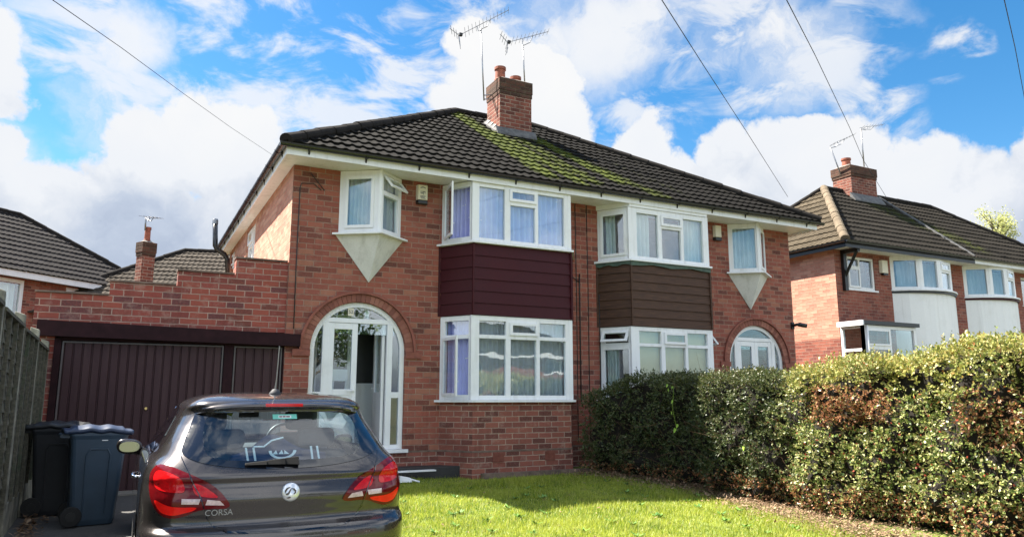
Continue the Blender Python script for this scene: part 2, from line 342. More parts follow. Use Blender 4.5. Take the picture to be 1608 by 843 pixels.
# ------------------------------------------------------------------ ground
def gz(x, y): return -.16 + .036*min(y, 0.) + .0*x
def lawn_z(x, y):
    e = min(1., max(0., (x-.05)/.5)); return gz(x, y) + .05*e + .035*e*math.sin(x*1.3+.6)*math.cos(y*.9)
def ground():
    mt, t = mat('earth'); ob = t.obj()
    t.P('Base Color', t.ramp(t.noise(ob, .8, 6, .6), [(.3, (.05, .075, .02)), (.7, (.12, .10, .06))])); t.P('Roughness', 1); M['earth'] = mt
    mb = MB(); xs = [-400, -60, -20, -3.2, 0, 6, 20, 60, 400]; ys = [-400, -60, -22, -11, -7, -4, -2, 0, 10, 40, 400]
    mb.grid(lambda a, b: (xs[round(a*8)], ys[round(b*10)], max(gz(0, ys[round(b*10)]), -.56)-.03), 8, 10)
    structure(mb.build('ground', 'earth'))
    mt, t = mat('tarmac'); ob = t.obj()
    c = t.ramp(t.noise(ob, 90, 4, .8), [(.3, (.035, .035, .036)), (.55, (.075, .073, .07)), (.75, (.16, .155, .15))])
    c = t.mix(t.rng(t.noise(ob, 1.4, 5, .7), .5, .7, 0, .5), c, (.03, .028, .026)); c = t.mix(t.rng(t.noise(ob, 9, 5, .8), .68, .74, 0, .6), c, (.30, .25, .18))
    t.P('Base Color', c); t.P('Roughness', .9); t.P('Normal', t.bump(t.noise(ob, 120, 3), .6, .006)); M['tarmac'] = mt
    mb = MB(); mb.grid(lambda a, b: (lerp(-2.95, .12, a), lerp(-13.0, 1.2, b), gz(0, lerp(-13., 1.2, b))+.004), 4, 30)
    structure(mb.build('driveway', 'tarmac'))
    mb = MB(); mb.grid(lambda a, b: (lerp(-60, 80, a), lerp(-15.2, -13.0, b), -.58), 1, 1); structure(mb.build('pavement', 'concrete'))
    mb = MB(); mb.box(-60, 80, -15.35, -15.2, -.72, -.58); structure(mb.build('kerb', 'concrete'))
    mb = MB(); mb.grid(lambda a, b: (lerp(-60, 80, a), lerp(-22., -15.35, b), -.64+0*b), 1, 1)
    o = structure(mb.build('road', 'tarmac')); o.location.z = .0
    # lawn
    mt, t = mat('lawn_soil'); ob = t.obj()
    t.P('Base Color', t.ramp(t.noise(ob, 3, 6, .65), [(.3, (.06, .10, .012)), (.6, (.15, .19, .025)), (.8, (.24, .21, .06))])); t.P('Roughness', 1); M['lawn_soil'] = mt
    mb = MB(); mb.grid(lambda a, b: (lerp(.12, 5.9, a), lerp(-12.9, -.1, b), lawn_z(lerp(.12, 5.9, a), lerp(-12.9, -.1, b))), 40, 90)
    structure(mb.build('lawn', 'lawn_soil', smooth=True))
ground()
def litter_x(y): return interp([-9, -6.4, -5, -4, -2.6, -1.7, -.6], [4.5, 4.55, 4.72, 4.98, 5.1, 4.95, 4.35], y)
def hedge_x(y): return interp([-10, -6.5, -5, -4, -2.6, -1.7, -1.1, -.75], [5.35, 5.35, 5.3, 5.3, 5.35, 5.2, 4.9, 4.62], y)
def hedge_h(y): return interp([-10, -7.2, -5.9, -4.6, -4.1, -2.8, -1.6, -1.1, -.7], [1.66, 1.62, 1.52, 1.40, 1.33, 1.36, 1.36, 1.30, 1.16], y)
def scatter_mesh(name, P, D, U, L, Wd, mname, bend=0.25, nseg=2):
    """blades / leaves: P base, D direction, U side, L length, Wd width (numpy)"""
    n = len(P)
    if nseg == 1:      # diamond leaf
        a = P; b = P + D*(L*.5)[:, None] + U*(Wd*.5)[:, None]; c = P + D*L[:, None]; d = P + D*(L*.5)[:, None] - U*(Wd*.5)[:, None]
        V = np.stack([a, b, c, d], 1).reshape(-1, 3); nf, k = n, 4; idx = np.arange(n*4)
    else:
        a = P - U*(Wd*.5)[:, None]; b = P + U*(Wd*.5)[:, None]; c = P + D*L[:, None]
        V = np.stack([a, b, c], 1).reshape(-1, 3); nf, k = n, 3; idx = np.arange(n*3)
    me = bpy.data.meshes.new(name); me.vertices.add(len(V)); me.vertices.foreach_set('co', V.astype(np.float32).ravel())
    me.loops.add(len(idx)); me.loops.foreach_set('vertex_index', idx.astype(np.int32))
    me.polygons.add(nf); me.polygons.foreach_set('loop_start', (np.arange(nf)*k).astype(np.int32)); me.polygons.foreach_set('loop_total', np.full(nf, k, np.int32))
    me.update(); me.validate(); me.materials.append(M[mname])
    o = bpy.data.objects.new(name, me); COL.objects.link(o); return o
def leafmat(name, stops, rough=.45, trans=.3, patch=None, spec=.5):
    mt, t = mat(name); geo = t.node('ShaderNodeNewGeometry'); ob = t.obj()
    c = t.ramp(geo.outputs['Random Per Island'], stops)
    if patch: c = patch(t, c, geo, ob)
    t.P('Base Color', c); t.P('Roughness', rough); t.P('Specular IOR Level', spec)
    tl = t.node('ShaderNodeBsdfTranslucent'); t.l.new(c, tl.inputs[0]); ms = t.node('ShaderNodeMixShader'); ms.inputs[0].default_value = trans
    t.l.new(t.b.outputs[0], ms.inputs[1]); t.l.new(tl.outputs[0], ms.inputs[2]); t.l.new(ms.outputs[0], t.out.inputs[0]); return mt
def gpatch(t, c, geo, ob):
    c = t.mix(t.rng(t.noise(ob, 1.6, 5, .6), .46, .62, 0, .75), c, (.42, .46, .06))
    c = t.mix(t.rng(t.noise(ob, 2.7, 5, .7), .55, .68, 0, .55), c, (.07, .15, .02))
    return t.mix(t.rng(t.noise(ob, 5, 5, .7), .58, .70, 0, .75), c, (.38, .30, .13))
M['grass'] = leafmat('grass_blades', [(0, (.09, .17, .016)), (.45, (.25, .335, .025)), (.8, (.45, .48, .045)), (1, (.60, .56, .18))], .5, .45, gpatch)
M['litter'] = leafmat('dead_leaves', [(0, (.10, .055, .03)), (.5, (.24, .145, .08)), (1, (.42, .30, .19))], .8, .15)
def grass():
    N = 190000; x = rng.uniform(.12, 5.6, N*2); y = -.25 - rng.uniform(0, 1, N*2)**.8*7.4
    lx = np.array([litter_x(v) for v in y]); keep = (x < lx + rng.normal(0, .12, N*2)); x, y = x[keep][:N], y[keep][:N]; n = len(x)
    z = np.array([lawn_z(a, b) for a, b in zip(x, y)])
    az = rng.uniform(0, 2*np.pi, n); ln = rng.uniform(.15, 1.0, n); D = np.stack([np.cos(az)*ln, np.sin(az)*ln, np.ones(n)], 1); D /= np.linalg.norm(D, axis=1)[:, None]
    U = np.stack([-np.sin(az), np.cos(az), np.zeros(n)], 1)
    clump = .5+.5*np.sin(x*2.3+np.sin(y*3.1)*1.2)*np.cos(y*2.7+x); tall = np.exp(-(((x-3.3)/1.2)**2+((y+1.35)/.35)**2))
    L = (rng.uniform(.018, .05, n)*(.6+1.0*clump) + (rng.uniform(0, 1, n) < .05)*rng.uniform(0, .06, n) + tall*rng.uniform(0, .09, n)); Wd = rng.uniform(.0035, .009, n)
    tag(scatter_mesh('grass', np.stack([x, y, z], 1), D, U, L, Wd, 'grass', nseg=2), 'mown green lawn grass between the grey car and the hedge', 'grass', kind='stuff')
    # dead leaves and hedge clippings
    n = 16000; y = rng.uniform(-9, -.7, n); x = np.array([litter_x(v) for v in y]) + rng.normal(.25, .28, n); x[:260] = rng.uniform(.3, 4.6, 260)
    z = np.array([lawn_z(a, b) for a, b in zip(np.minimum(x, 5.8), y)]) + rng.uniform(.003, .05, n); z[:260] += .02
    D = rng.normal(0, 1, (n, 3)); D[:, 2] *= .35; D /= np.linalg.norm(D, axis=1)[:, None]; U = np.cross(D, [0, 0, 1.]); U /= np.linalg.norm(U, axis=1)[:, None]
    tag(scatter_mesh('leaf_litter', np.stack([x, y, z], 1), D, U, rng.uniform(.02, .07, n), rng.uniform(.008, .03, n), 'litter', nseg=1), 'dry brown leaf litter along the foot of the hedge', 'leaf litter', kind='stuff')
grass()
def weeds():
    mt, t_ = mat('weed_leaf'); t_.P('Base Color', t_.ramp(t_.node('ShaderNodeNewGeometry').outputs['Random Per Island'], [(0, (.05, .14, .02)), (1, (.16, .30, .05))])); t_.P('Roughness', .5); M['weed'] = mt
    P, D, U, L, Wd = [], [], [], [], []
    for k in range(70):
        x, y = rng.uniform(.4, 4.9), rng.uniform(-6.2, -.7)
        if x > litter_x(y): continue
        for j in range(9):
            a = 2*math.pi*j/9+rng.uniform(-.3, .3); d = np.array([math.cos(a), math.sin(a), rng.uniform(.25, .7)]); d /= np.linalg.norm(d); P.append((x, y, lawn_z(x, y)+.012)); D.append(d); U.append((-math.sin(a), math.cos(a), 0)); l = rng.uniform(.04, .10); L.append(l); Wd.append(l*rng.uniform(.25, .4))
    tag(scatter_mesh('lawn_weeds', np.array(P), np.array(D), np.array(U), np.array(L), np.array(Wd), 'weed', nseg=1), 'flat broad-leaved weeds scattered through the lawn grass', 'weeds', kind='stuff')
weeds()
# ------------------------------------------------------------------ roof builder
def roof_slope(mb, O, U, Vd, Nn, smax, xl, xr, gauge=.32, pitch_w=.165, amp=.013, lift=.030, du=.024, seed=0):
    """O eave origin, U along eave, Vd up-slope unit, Nn normal; xl(s), xr(s) limits; each course its own strip"""
    O, U, Vd, Nn = map(Vector, (O, U, Vd, Nn)); rr = random.Random(seed); s = 0; k = 0
    while s < smax-.01:
        s1 = min(s+gauge+.03, smax+.02); a, b = xl(s), xr(s); a1, b1 = xl(min(s1, smax)), xr(min(s1, smax))
        if b-a < .02: break
        n = max(1, int((b-a)/du)); i = len(mb.v); jit = rr.uniform(-.004, .004)
        for j in range(n+1):
            u0 = a+(b-a)*j/n; t = (u0/pitch_w) % 1.0
            wv = amp*max(0, math.sin(t*2*math.pi))**.8 + amp*.25*math.sin(t*2*math.pi*1.0); ti = int(u0/pitch_w/2)
            lj = lift + ((ti*7919+k*104729) % 97)/97*.008 + jit
            uc = min(max(u0, a1), b1) if (u0 < a1 or u0 > b1) else u0
            mb.v.append(tuple(O+U*u0+Vd*s+Nn*(wv*.3)))             # under lip
            mb.v.append(tuple(O+U*u0+Vd*s+Nn*(lj+wv)))
            mb.v.append(tuple(O+U*uc+Vd*s1+Nn*(wv)))
        for j in range(n):
            q = i+j*3; mb.f += [(q, q+3, q+4, q+1), (q+1, q+4, q+5, q+2)]
        s += gauge; k += 1
def hip_roof(x0, x1, y0, y1, ze, zr, mats, parent, gauge=.32, names=('roof_slope',)*4, amp=.013):
    """hip roof over rectangle incl. overhang; ridge along x; hips peak at half depth"""
    hd = (y1-y0)/2; h = zr-ze; L = math.hypot(hd, h); c, s_ = hd/L, h/L
    objs = []
    lenx = x1-x0
    mb = MB(); roof_slope(mb, (x0, y0, ze), (1, 0, 0), (0, c, s_), (0, -s_, c), L, lambda s: s*c, lambda s: lenx-s*c, gauge, amp=amp); objs.append(mb.build('roof', mats[0], parent, fix=False))
    mb = MB(); roof_slope(mb, (x0, y1, ze), (0, -1, 0), (c, 0, s_), (-s_, 0, c), L, lambda s: s*c, lambda s: 2*hd-s*c, gauge, amp=amp); objs.append(mb.build('roof', mats[1], parent, fix=False))
    mb = MB(); roof_slope(mb, (x1, y0, ze), (0, 1, 0), (-c, 0, s_), (s_, 0, c), L, lambda s: s*c, lambda s: 2*hd-s*c, gauge, du=.15, amp=amp); objs.append(mb.build('roof', mats[0], parent, fix=False))
    mb = MB(); roof_slope(mb, (x1, y1, ze), (-1, 0, 0), (0, -c, s_), (0, s_, c), L, lambda s: s*c, lambda s: lenx-s*c, gauge, du=.15, amp=amp); objs.append(mb.build('roof', mats[0], parent, fix=False))
    return objs
def ridge_run(p0, p1, m, parent, r=.10, seg=.42, name='ridge_tiles', lift=-.005):
    p0, p1 = Vector(p0), Vector(p1); L = (p1-p0).length; n = max(1, int(L/seg)); d = (p1-p0)/n; dn = d.normalized()
    side = dn.cross(Vector((0, 0, 1))).normalized(); up = side.cross(dn); mb = MB(); rr = random.Random(3)
    for k in range(n):
        a = p0+d*k; b = p0+d*(k+1.04); off = up*(lift+rr.uniform(-.008, .008)) + side*rr.uniform(-.006, .006); i = len(mb.v); N = 10
        for (q, rad) in ((a, r*1.03), (b, r*.95)):
            for j in range(N+1):
                t = math.pi*(-.22+1.44*j/N); mb.v.append(tuple(q+off+side*(rad*math.cos(t))+up*(rad*math.sin(t)*.9)))
        for j in range(N): mb.f.append((i+j, i+j+1, i+N+2+j, i+N+1+j))
        mb.f.append(tuple(i+j for j in range(N+1)))
    return mb.build(name, m, parent, fix=True)
# ------------------------------------------------------------------ wall with openings
def wall_y(mb, x0, x1, z0, z1, y0, y1, holes):
    """holes: (xa,xb,za,zb[,'arch'])  wall occupying y0..y1"""
    xs = sorted({x0, x1, *[h[0] for h in holes], *[h[1] for h in holes]}); zs = sorted({z0, z1, *[h[2] for h in holes], *[h[3] for h in holes]})
    def inside(x, z): return any(h[0] < x < h[1] and h[2] < z < h[3] for h in holes)
    for i in range(len(xs)-1):
        for j in range(len(zs)-1):
            if inside((xs[i]+xs[i+1])/2, (zs[j]+zs[j+1])/2): continue
            for y in (y0, y1): mb.quadv((xs[i], y, zs[j]), (xs[i+1], y, zs[j]), (xs[i+1], y, zs[j+1]), (xs[i], y, zs[j+1]))
    for h in holes:
        xa, xb, za, zb = h[:4]
        if len(h) > 4:                                    # arch head: fill corners, curved reveal
            r_ = (xb-xa)/2; xc = (xa+xb)/2; zs_ = zb-r_; N = 24
            for k in range(N):
                t0, t1 = math.pi*k/N, math.pi*(k+1)/N
                a0 = (xc-r_*math.cos(t0), zs_+r_*math.sin(t0)); a1 = (xc-r_*math.cos(t1), zs_+r_*math.sin(t1))
                for y in (y0, y1): mb.quadv((a0[0], y, a0[1]), (a1[0], y, a1[1]), (a1[0], y, zb+.0001), (a0[0], y, zb+.0001))
                mb.quadv((a0[0], y0, a0[1]), (a1[0], y0, a1[1]), (a1[0], y1, a1[1]), (a0[0], y1, a0[1]))
            for x in (xa, xb): mb.quadv((x, y0, za), (x, y0, zs_), (x, y1, zs_), (x, y1, za))
        else:
            for x in (xa, xb): mb.quadv((x, y0, za), (x, y0, zb), (x, y1, zb), (x, y1, za))
            mb.quadv((xa, y0, zb), (xb, y0, zb), (xb, y1, zb), (xa, y1, zb))
        mb.quadv((xa, y0, za), (xb, y0, za), (xb, y1, za), (xa, y1, za))
def wall_x(mb, x0, x1, y0, y1, z0, z1, holes):
    t = MB(); wall_y(t, y0, y1, z0, z1, x0, x1, holes); i = len(mb.v)
    mb.v += [(q[1], q[0], q[2]) for q in t.v]; mb.f += [tuple(i+k for k in f) for f in t.f]
# ------------------------------------------------------------------ windows
class Face:
    """a vertical plane: P0 (x,y) left end seen from outside, U unit to the right, N outward"""
    def __init__(s, p0, p1):
        s.p = Vector((*p0, 0)); d = Vector((*p1, 0))-s.p; s.W = d.length; s.U = d.normalized(); s.N = Vector((s.U.y, -s.U.x, 0))
    def T(s, u, v, n): q = s.p+s.U*u+s.N*n; return (q.x, q.y, v)
    def box(s, mb, u0, u1, v0, v1, n0, n1):
        mb.hexa([s.T(u0, v0, n1), s.T(u1, v0, n1), s.T(u1, v0, n0), s.T(u0, v0, n0), s.T(u0, v1, n1), s.T(u1, v1, n1), s.T(u1, v1, n0), s.T(u0, v1, n0)])
def rot_box(face, mb, u0, u1, v0, v1, n0, n1, hinge, ang):
    """box opened about a hinge: ('l',u) vertical hinge or ('t',v) top hinge"""
    pts = []
    for (u, v, n) in ((u0, v0, n1), (u1, v0, n1), (u1, v0, n0), (u0, v0, n0), (u0, v1, n1), (u1, v1, n1), (u1, v1, n0), (u0, v1, n0)):
        if hinge[0] == 'l': du, dn = u-hinge[1], n; uu = hinge[1]+du*math.cos(ang)-dn*math.sin(ang); nn = du*math.sin(ang)+dn*math.cos(ang); pts.append(face.T(uu, v, nn))
        else: dvv, dn = hinge[1]-v, n; vv = hinge[1]-(dvv*math.cos(ang)-dn*math.sin(ang)); nn = dvv*math.sin(ang)+dn*math.cos(ang); pts.append(face.T(u, vv, nn))
    mb.hexa(pts)
def window(fr, face, z0, z1, cols, jobs, edge=.055, mull=.05, top=.05, bot=.06, u_off=(0, 0), dep=.07):
    """cols: list of (u0,u1,[(v0,v1,kind),...]) glass openings; kind: f fixed, c casement closed, ('l',ang) / ('t',ang) open"""
    W_ = face.W; a, b = u_off; face.box(fr, a, cols[0][0], z0, z1, -dep, 0); face.box(fr, cols[-1][1], W_-b, z0, z1, -dep, 0)
    for k in range(len(cols)):
        u0, u1, cells = cols[k]
        if k: face.box(fr, cols[k-1][1], u0, z0, z1, -dep, 0)
        vs = [z0]+[q for c in cells for q in c[:2]]+[z1]
        for j in range(0, len(vs), 2):
            if vs[j+1]-vs[j] > .001: face.box(fr, u0, u1, vs[j], vs[j+1], -dep, 0)
        for (v0, v1, kind) in cells: jobs.append((face, u0, u1, v0, v1, kind))
def do_panes(jobs, part):
    for (face, u0, u1, v0, v1, kind) in jobs:
        if kind == 'f':
            mb = MB(); face.box(mb, u0-.005, u1+.005, v0-.005, v1+.005, -.045, -.037); mb.build('pane', 'glass', part)
            continue
        e = .045; h, ang = ('l', 0) if kind == 'c' else kind[:2]
        hg = (h, u0-.02 if h == 'l' else v1+.02); mb = MB(); U0, U1, V0, V1 = u0-.02, u1+.02, v0-.02, v1+.02
        for bx in ((U0, U0+e, V0, V1), (U1-e, U1, V0, V1), (U0+e, U1-e, V0, V0+e), (U0+e, U1-e, V1-e, V1)): rot_box(face, mb, *bx, .001, .028, hg, ang)
        mb.build('casement', 'upvc', part)
        mb = MB(); rot_box(face, mb, U0+e-.004, U1-e+.004, V0+e-.004, V1-e+.004, .008, .015, hg, ang); mb.build('pane', 'glass', part)
def poly_off(pts, d):
    """offset open polyline in xy outward (towards the right-hand normal of each face)"""
    out = []
    fs = [Face(pts[i], pts[i+1]) for i in range(len(pts)-1)]
    for i, p in enumerate(pts):
        P_ = Vector((*p, 0))
        if i == 0: q = P_+fs[0].N*d-fs[0].U*(d*.6)
        elif i == len(pts)-1: q = P_+fs[-1].N*d+fs[-1].U*(d*.6)
        else: n = (fs[i-1].N+fs[i].N).normalized(); q = P_+n*(d/max(.4, n.dot(fs[i].N)))
        out.append((q.x, q.y))
    return out
def prismz(mb, poly, z0, z1): mb.prism(poly, z0, z1, lambda u, v, h: (u, v, h)); return mb
def cladding(pts, z0, z1, n, m, parent, name='cladding', proud=.022):
    mb = MB(); h = (z1-z0)/n
    for k in range(n):
        a, b = z0+k*h, z0+(k+1)*h
        for i in range(len(pts)-1):
            o0, o1 = poly_off(pts, proud), poly_off(pts, .004)
            p0, p1, q0, q1 = o0[i], o0[i+1], o1[i], o1[i+1]
            mb.quadv((*p0, a), (*p1, a), (*q1, b), (*q0, b)); mb.quadv((*q0, a-.0), (*q1, a-.0), (*p1, a), (*p0, a))
    for i in range(len(pts)):                       # corner trims
        o = poly_off(pts, proud+.006)[i]
        mb.box(o[0]-.016, o[0]+.016, o[1]-.012, o[1]+.02, z0, z1)
    return mb.build(name, m, parent)
def curtain(face, u0, u1, v0, v1, n, m, name, label, waves=9, amp=.03, cat='curtain', group=None):
    mb = MB(); ph = random.random()*6
    def fn(a, b):
        u = lerp(u0, u1, a); return face.T(u, lerp(v0, v1, b), n+amp*math.sin(a*waves*2*math.pi+ph)+amp*.5*math.sin(a*waves*5.1+ph*2+b*1.5))
    mb.grid(fn, int(waves*10), 6); return tag(mb.build(name, m, smooth=True, fix=False), label, cat, group)
# ================================================================== MAIN BUILDING
W1, DEP, ZS = 5.185, 7.85, 4.55; X2 = 2*W1; OHX, OHY = .20, .56; ZE = 4.66
house = thing('semi_detached_house', 'red brick semi-detached pair with burgundy cladding on one bay and brown boards on the other', 'house', (W1, 0, -.2))
H = house
def arch_hole(xc): return (xc-.74, xc+.74, .27, 2.51, 'arch')
XA1, XA2 = 1.10, 9.29
fholes = [arch_hole(XA1), arch_hole(XA2), (.72, 1.68, 3.55, 4.5), (X2-1.68, X2-.72, 3.55, 4.5)]
for (a, b) in ((2.50, 4.78), (X2-4.78, X2-2.50)): fholes += [(a, b, 1.06, 2.30), (a, b, 3.55, 4.5)]
mb = MB(); wall_y(mb, 0, X2, .26, ZS, 0, .25, fholes); mb.build('wall', 'brick', H, uv=True); mb = MB()
wall_y(mb, 0, X2, -.5, ZS, DEP-.25, DEP, [(1, 2.4, 1, 2.2), (3.2, 4.6, 1, 2.2), (6, 7.4, 1, 2.2), (1, 2.4, 3.4, 4.4), (3.2, 4.6, 3.4, 4.4), (6, 7.4, 3.4, 4.4), (8, 9.4, 3.4, 4.4)])
mb.build('rear_wall', 'brick', H, uv=True)
mb = MB(); wall_y(mb, 0, X2, -.5, .235, -.012, .25, []); mb.build('plinth', 'brick_plinth', H, uv=True)
mb = MB(); wall_y(mb, -.004, X2, .235, .26, -.016, .25, [(XA1-.74, XA1+.74, .235, .26), (XA2-.74, XA2+.74, .235, .26)]); mb.build('damp_course', 'coping', H)
SW = [(3.72, 4.95, 3.62, 4.5), (6.9, 7.7, 3.62, 4.5)]
mb = MB(); wall_x(mb, -.003, .247, .002, DEP, -.5, ZS, SW); mb.build('side_wall', 'brick_sunlit', H, uv=True)
mb = MB(); wall_x(mb, X2-.247, X2+.003, .002, DEP, -.5, ZS, []); mb.build('side_wall', 'brick_sunlit', H, uv=True)
# interior partitions
mb = MB(); mb.box(.25, X2-.25, .25, DEP-.25, 2.42, 2.6).box(W1-.1, W1+.1, .25, DEP-.25, .2, 4.5).box(.25, X2-.25, .25, DEP-.25, .1, .2)
mb.box(2.0, 2.1, .26, DEP-.26, .2, 2.42).box(X2-2.1, X2-2.0, .26, DEP-.26, .2, 2.42).box(1.95, 2.05, .26, DEP-.26, 2.6, 4.5).box(X2-2.05, X2-1.95, .26, DEP-.26, 2.6, 4.5)
mb.box(.25, 5.0, 3.9, 4.0, .2, 2.42).box(5.3, X2-.25, 3.9, 4.0, .2, 2.42).box(.25, X2-.25, .25, DEP-.25, 4.50, 4.54)
mb.build('inner_wall', 'room', H)
# eaves
mb = MB(); mb.box(-OHX, X2+OHX, -OHY, 0.0, ZS+.002, ZS+.02).box(-OHX, -.003, 0, DEP+.3, ZS+.002, ZS+.02).box(X2+.003, X2+OHX, 0, DEP+.3, ZS+.002, ZS+.02); mb.build('soffit', 'soffit', H)
mb = MB(); mb.box(-OHX-.02, X2+OHX+.02, -OHY-.022, -OHY, ZS-.035, ZE-.005).box(-OHX-.022, -OHX, -OHY, DEP+.3, ZS-.035, ZE-.005).box(X2+OHX, X2+OHX+.022, -OHY, DEP+.3, ZS-.035, ZE-.005); mb.build('fascia', 'upvc', H)
def gutter(p0, p1, out, parent, r=.055, n_br=0, name='gutter'):
    p0, p1, out = Vector(p0), Vector(p1), Vector(out); mb = MB(); i = 0; N = 8
    for q in (p0, p1):
        for j in range(N+1):
            t = math.pi*j/N; mb.v.append(tuple(q+out*(r-r*math.cos(t))+Vector((0, 0, -r*math.sin(t)))))
    for j in range(N): mb.f.append((j, j+1, N+2+j, N+1+j))
    mb.f += [tuple(range(N+1)), tuple(range(N+1, 2*N+2))]
    g = mb.build(name, 'gutter', parent, fix=True); s = g.modifiers.new('solid', 'SOLIDIFY'); s.thickness = .004
    for k in range(n_br):
        q = p0.lerp(p1, (k+.5)/n_br); d = (p1-p0).normalized(); b = MB()
        for j in range(N):
            t0, t1 = math.pi*j/N, math.pi*(j+1)/N; rr_ = r+.009
            A = q+out*(r-rr_*math.cos(t0))+Vector((0, 0, -rr_*math.sin(t0))); B = q+out*(r-rr_*math.cos(t1))+Vector((0, 0, -rr_*math.sin(t1)))
            b.quadv(A-d*.018, A+d*.018, B+d*.018, B-d*.018)
        b.hexa([q-d*.014+Vector((0, 0, -.11)), q+d*.014+Vector((0, 0, -.11)), q+d*.014+out*.012+Vector((0, 0, -.07)), q-d*.014+out*.012+Vector((0, 0, -.07)),
                q-d*.014, q+d*.014, q+d*.014+out*.03, q-d*.014+out*.03])
        b.build('gutter_bracket', 'gutter', g)
    return g
gutter((-OHX-.13, -OHY-.024, ZE-.002), (X2+OHX+.14, -OHY-.024, ZE-.002), (0, -1, 0), H, n_br=13)
gutter((-OHX-.024, -OHY-.1, ZE-.002), (-OHX-.024, DEP+.3, ZE-.002), (-1, 0, 0), H, n_br=11)
gutter((X2+OHX+.024, -OHY-.1, ZE-.002), (X2+OHX+.024, DEP+.3, ZE-.002), (1, 0, 0), H, n_br=0)
# roof
rx0, rx1, ry0, ry1, zr = -.26, X2+.26, -.66, DEP+.4, 7.50
hip_roof(rx0, rx1, ry0, ry1, ZE+.0, zr, ('tile',)*4, H)
hd = (ry1-ry0)/2; pk0 = (rx0+hd, ry0+hd, zr+.02); pk1 = (rx1-hd, ry0+hd, zr+.02)
ridge_run((rx0, ry0, ZE+.05), pk0, 'tile_ridge', H, name='hip_tiles'); ridge_run((rx1, ry0, ZE+.05), pk1, 'tile_ridge', H, name='hip_tiles')
ridge_run((rx0, ry1, ZE+.05), pk0, 'tile_ridge', H, name='hip_tiles'); ridge_run((rx1, ry1, ZE+.05), pk1, 'tile_ridge', H, name='hip_tiles'); ridge_run(pk0, pk1, 'tile_ridge', H)
# chimney
def chimney(x0, x1, y0, y1, zb, zt, parent, pots, m='brick_chimney', zslope=None, corb=.035):
    lo = MB(); lo.box(x0, x1, y0, y1, zb, zt-.36); mb = MB(); mb.box(x0-corb*.6, x1+corb*.6, y0-corb*.6, y1+corb*.6, zt-.36, zt-.27).box(x0-corb, x1+corb, y0-corb, y1+corb, zt-.27, zt)
    c = lo.build('chimney', m, parent, uv=True); mb.build('corbel', 'brick_sooty', c, uv=True)
    mb = MB(); mb.hexa([(x0-.0, y0-.0, zt), (x1, y0, zt), (x1, y1, zt), (x0, y1, zt), (x0+.1, y0+.1, zt+.07), (x1-.1, y0+.1, zt+.07), (x1-.1, y1-.1, zt+.07), (x0+.1, y1-.1, zt+.07)]); mb.build('flaunching', 'concrete', c)
    for (px, py, r, h) in pots:
        b = MB(); b.lathe([(r*1.12, 0), (r*1.12, .04), (r, .06), (r*.94, h-.07), (r*1.12, h-.06), (r*1.12, h), (r*.75, h), (r*.75, h-.15)], (px, py, zt+.04), 18); b.build('chimney_pot', 'terracotta', c, smooth=False)
    return c
CX0, CX1, CY0, CY1, CZT = 4.63, 5.40, 2.35, 2.98, 7.86
ch = chimney(CX0, CX1, CY0, CY1, 6.2, CZT, H, [(4.78, 2.64, .115, .32), (5.18, 2.68, .115, .19)], corb=.022)
def zroof(y): return ZE+(y-ry0)*(zr-ZE)/hd
mb = MB(); 
for (xa, xb, ya, yb) in ((CX0-.09, CX1+.09, CY0-.09, CY0-.002),):
    mb.hexa([(xa, ya, zroof(ya)+.03), (xb, ya, zroof(ya)+.03), (xb, yb, zroof(yb)+.05), (xa, yb, zroof(yb)+.05), (xa, ya, zroof(ya)+.06), (xb, ya, zroof(ya)+.06), (xb, yb, zroof(yb)+.17), (xa, yb, zroof(yb)+.17)])
for (xa, xb) in ((CX0-.10, CX0-.003), (CX1+.003, CX1+.10)):
    for k in range(4):
        ya = CY0+k*.15; yb = ya+.15; mb.hexa([(xa, ya, zroof(ya)+.02), (xb, ya, zroof(ya)+.02), (xb, yb, zroof(yb)+.02), (xa, yb, zroof(yb)+.02), (xa, ya, zroof(ya)+.06), (xb, ya, zroof(ya)+.17), (xb, yb, zroof(yb)+.14), (xa, yb, zroof(yb)+.06)])
mb.build('flashing', 'lead', ch)
# bays
def bay_poly(x0, xa, xb, x1, p): return [(x0, 0), (xa, -p), (xb, -p), (x1, 0)]
P = .54
B1 = bay_poly(2.42, 2.76, 4.545, 4.885, P); B2 = bay_poly(X2-4.885, X2-4.545, X2-2.76, X2-2.42, P)
def bay_base(pts, zt, m='brick'):
    mb = MB(); o = poly_off(pts, -.005); prismz(mb, o+[(o[-1][0], .02), (o[0][0], .02)], .26, zt); mb.build('bay_wall', m, H, uv=True)
    mb = MB(); o = poly_off(pts, .01); prismz(mb, o+[(o[-1][0], .02), (o[0][0], .02)], -.5, .235); mb.build('bay_plinth', 'brick_plinth', H, uv=True)
    mb = MB(); o = poly_off(pts, .012); prismz(mb, o+[(o[-1][0], .02), (o[0][0], .02)], .237, .259); mb.build('damp_course', 'coping', H)
bay_base(B1, 1.0, 'brick_plinth'); bay_base(B2, 1.0)
def bay_floor(pts, z0, z1, name='bay_floor'):
    mb = MB(); o = poly_off(pts, -.02); prismz(mb, o+[(o[-1][0], .0), (o[0][0], .0)], z0, z1); return mb.build(name, 'room', H)
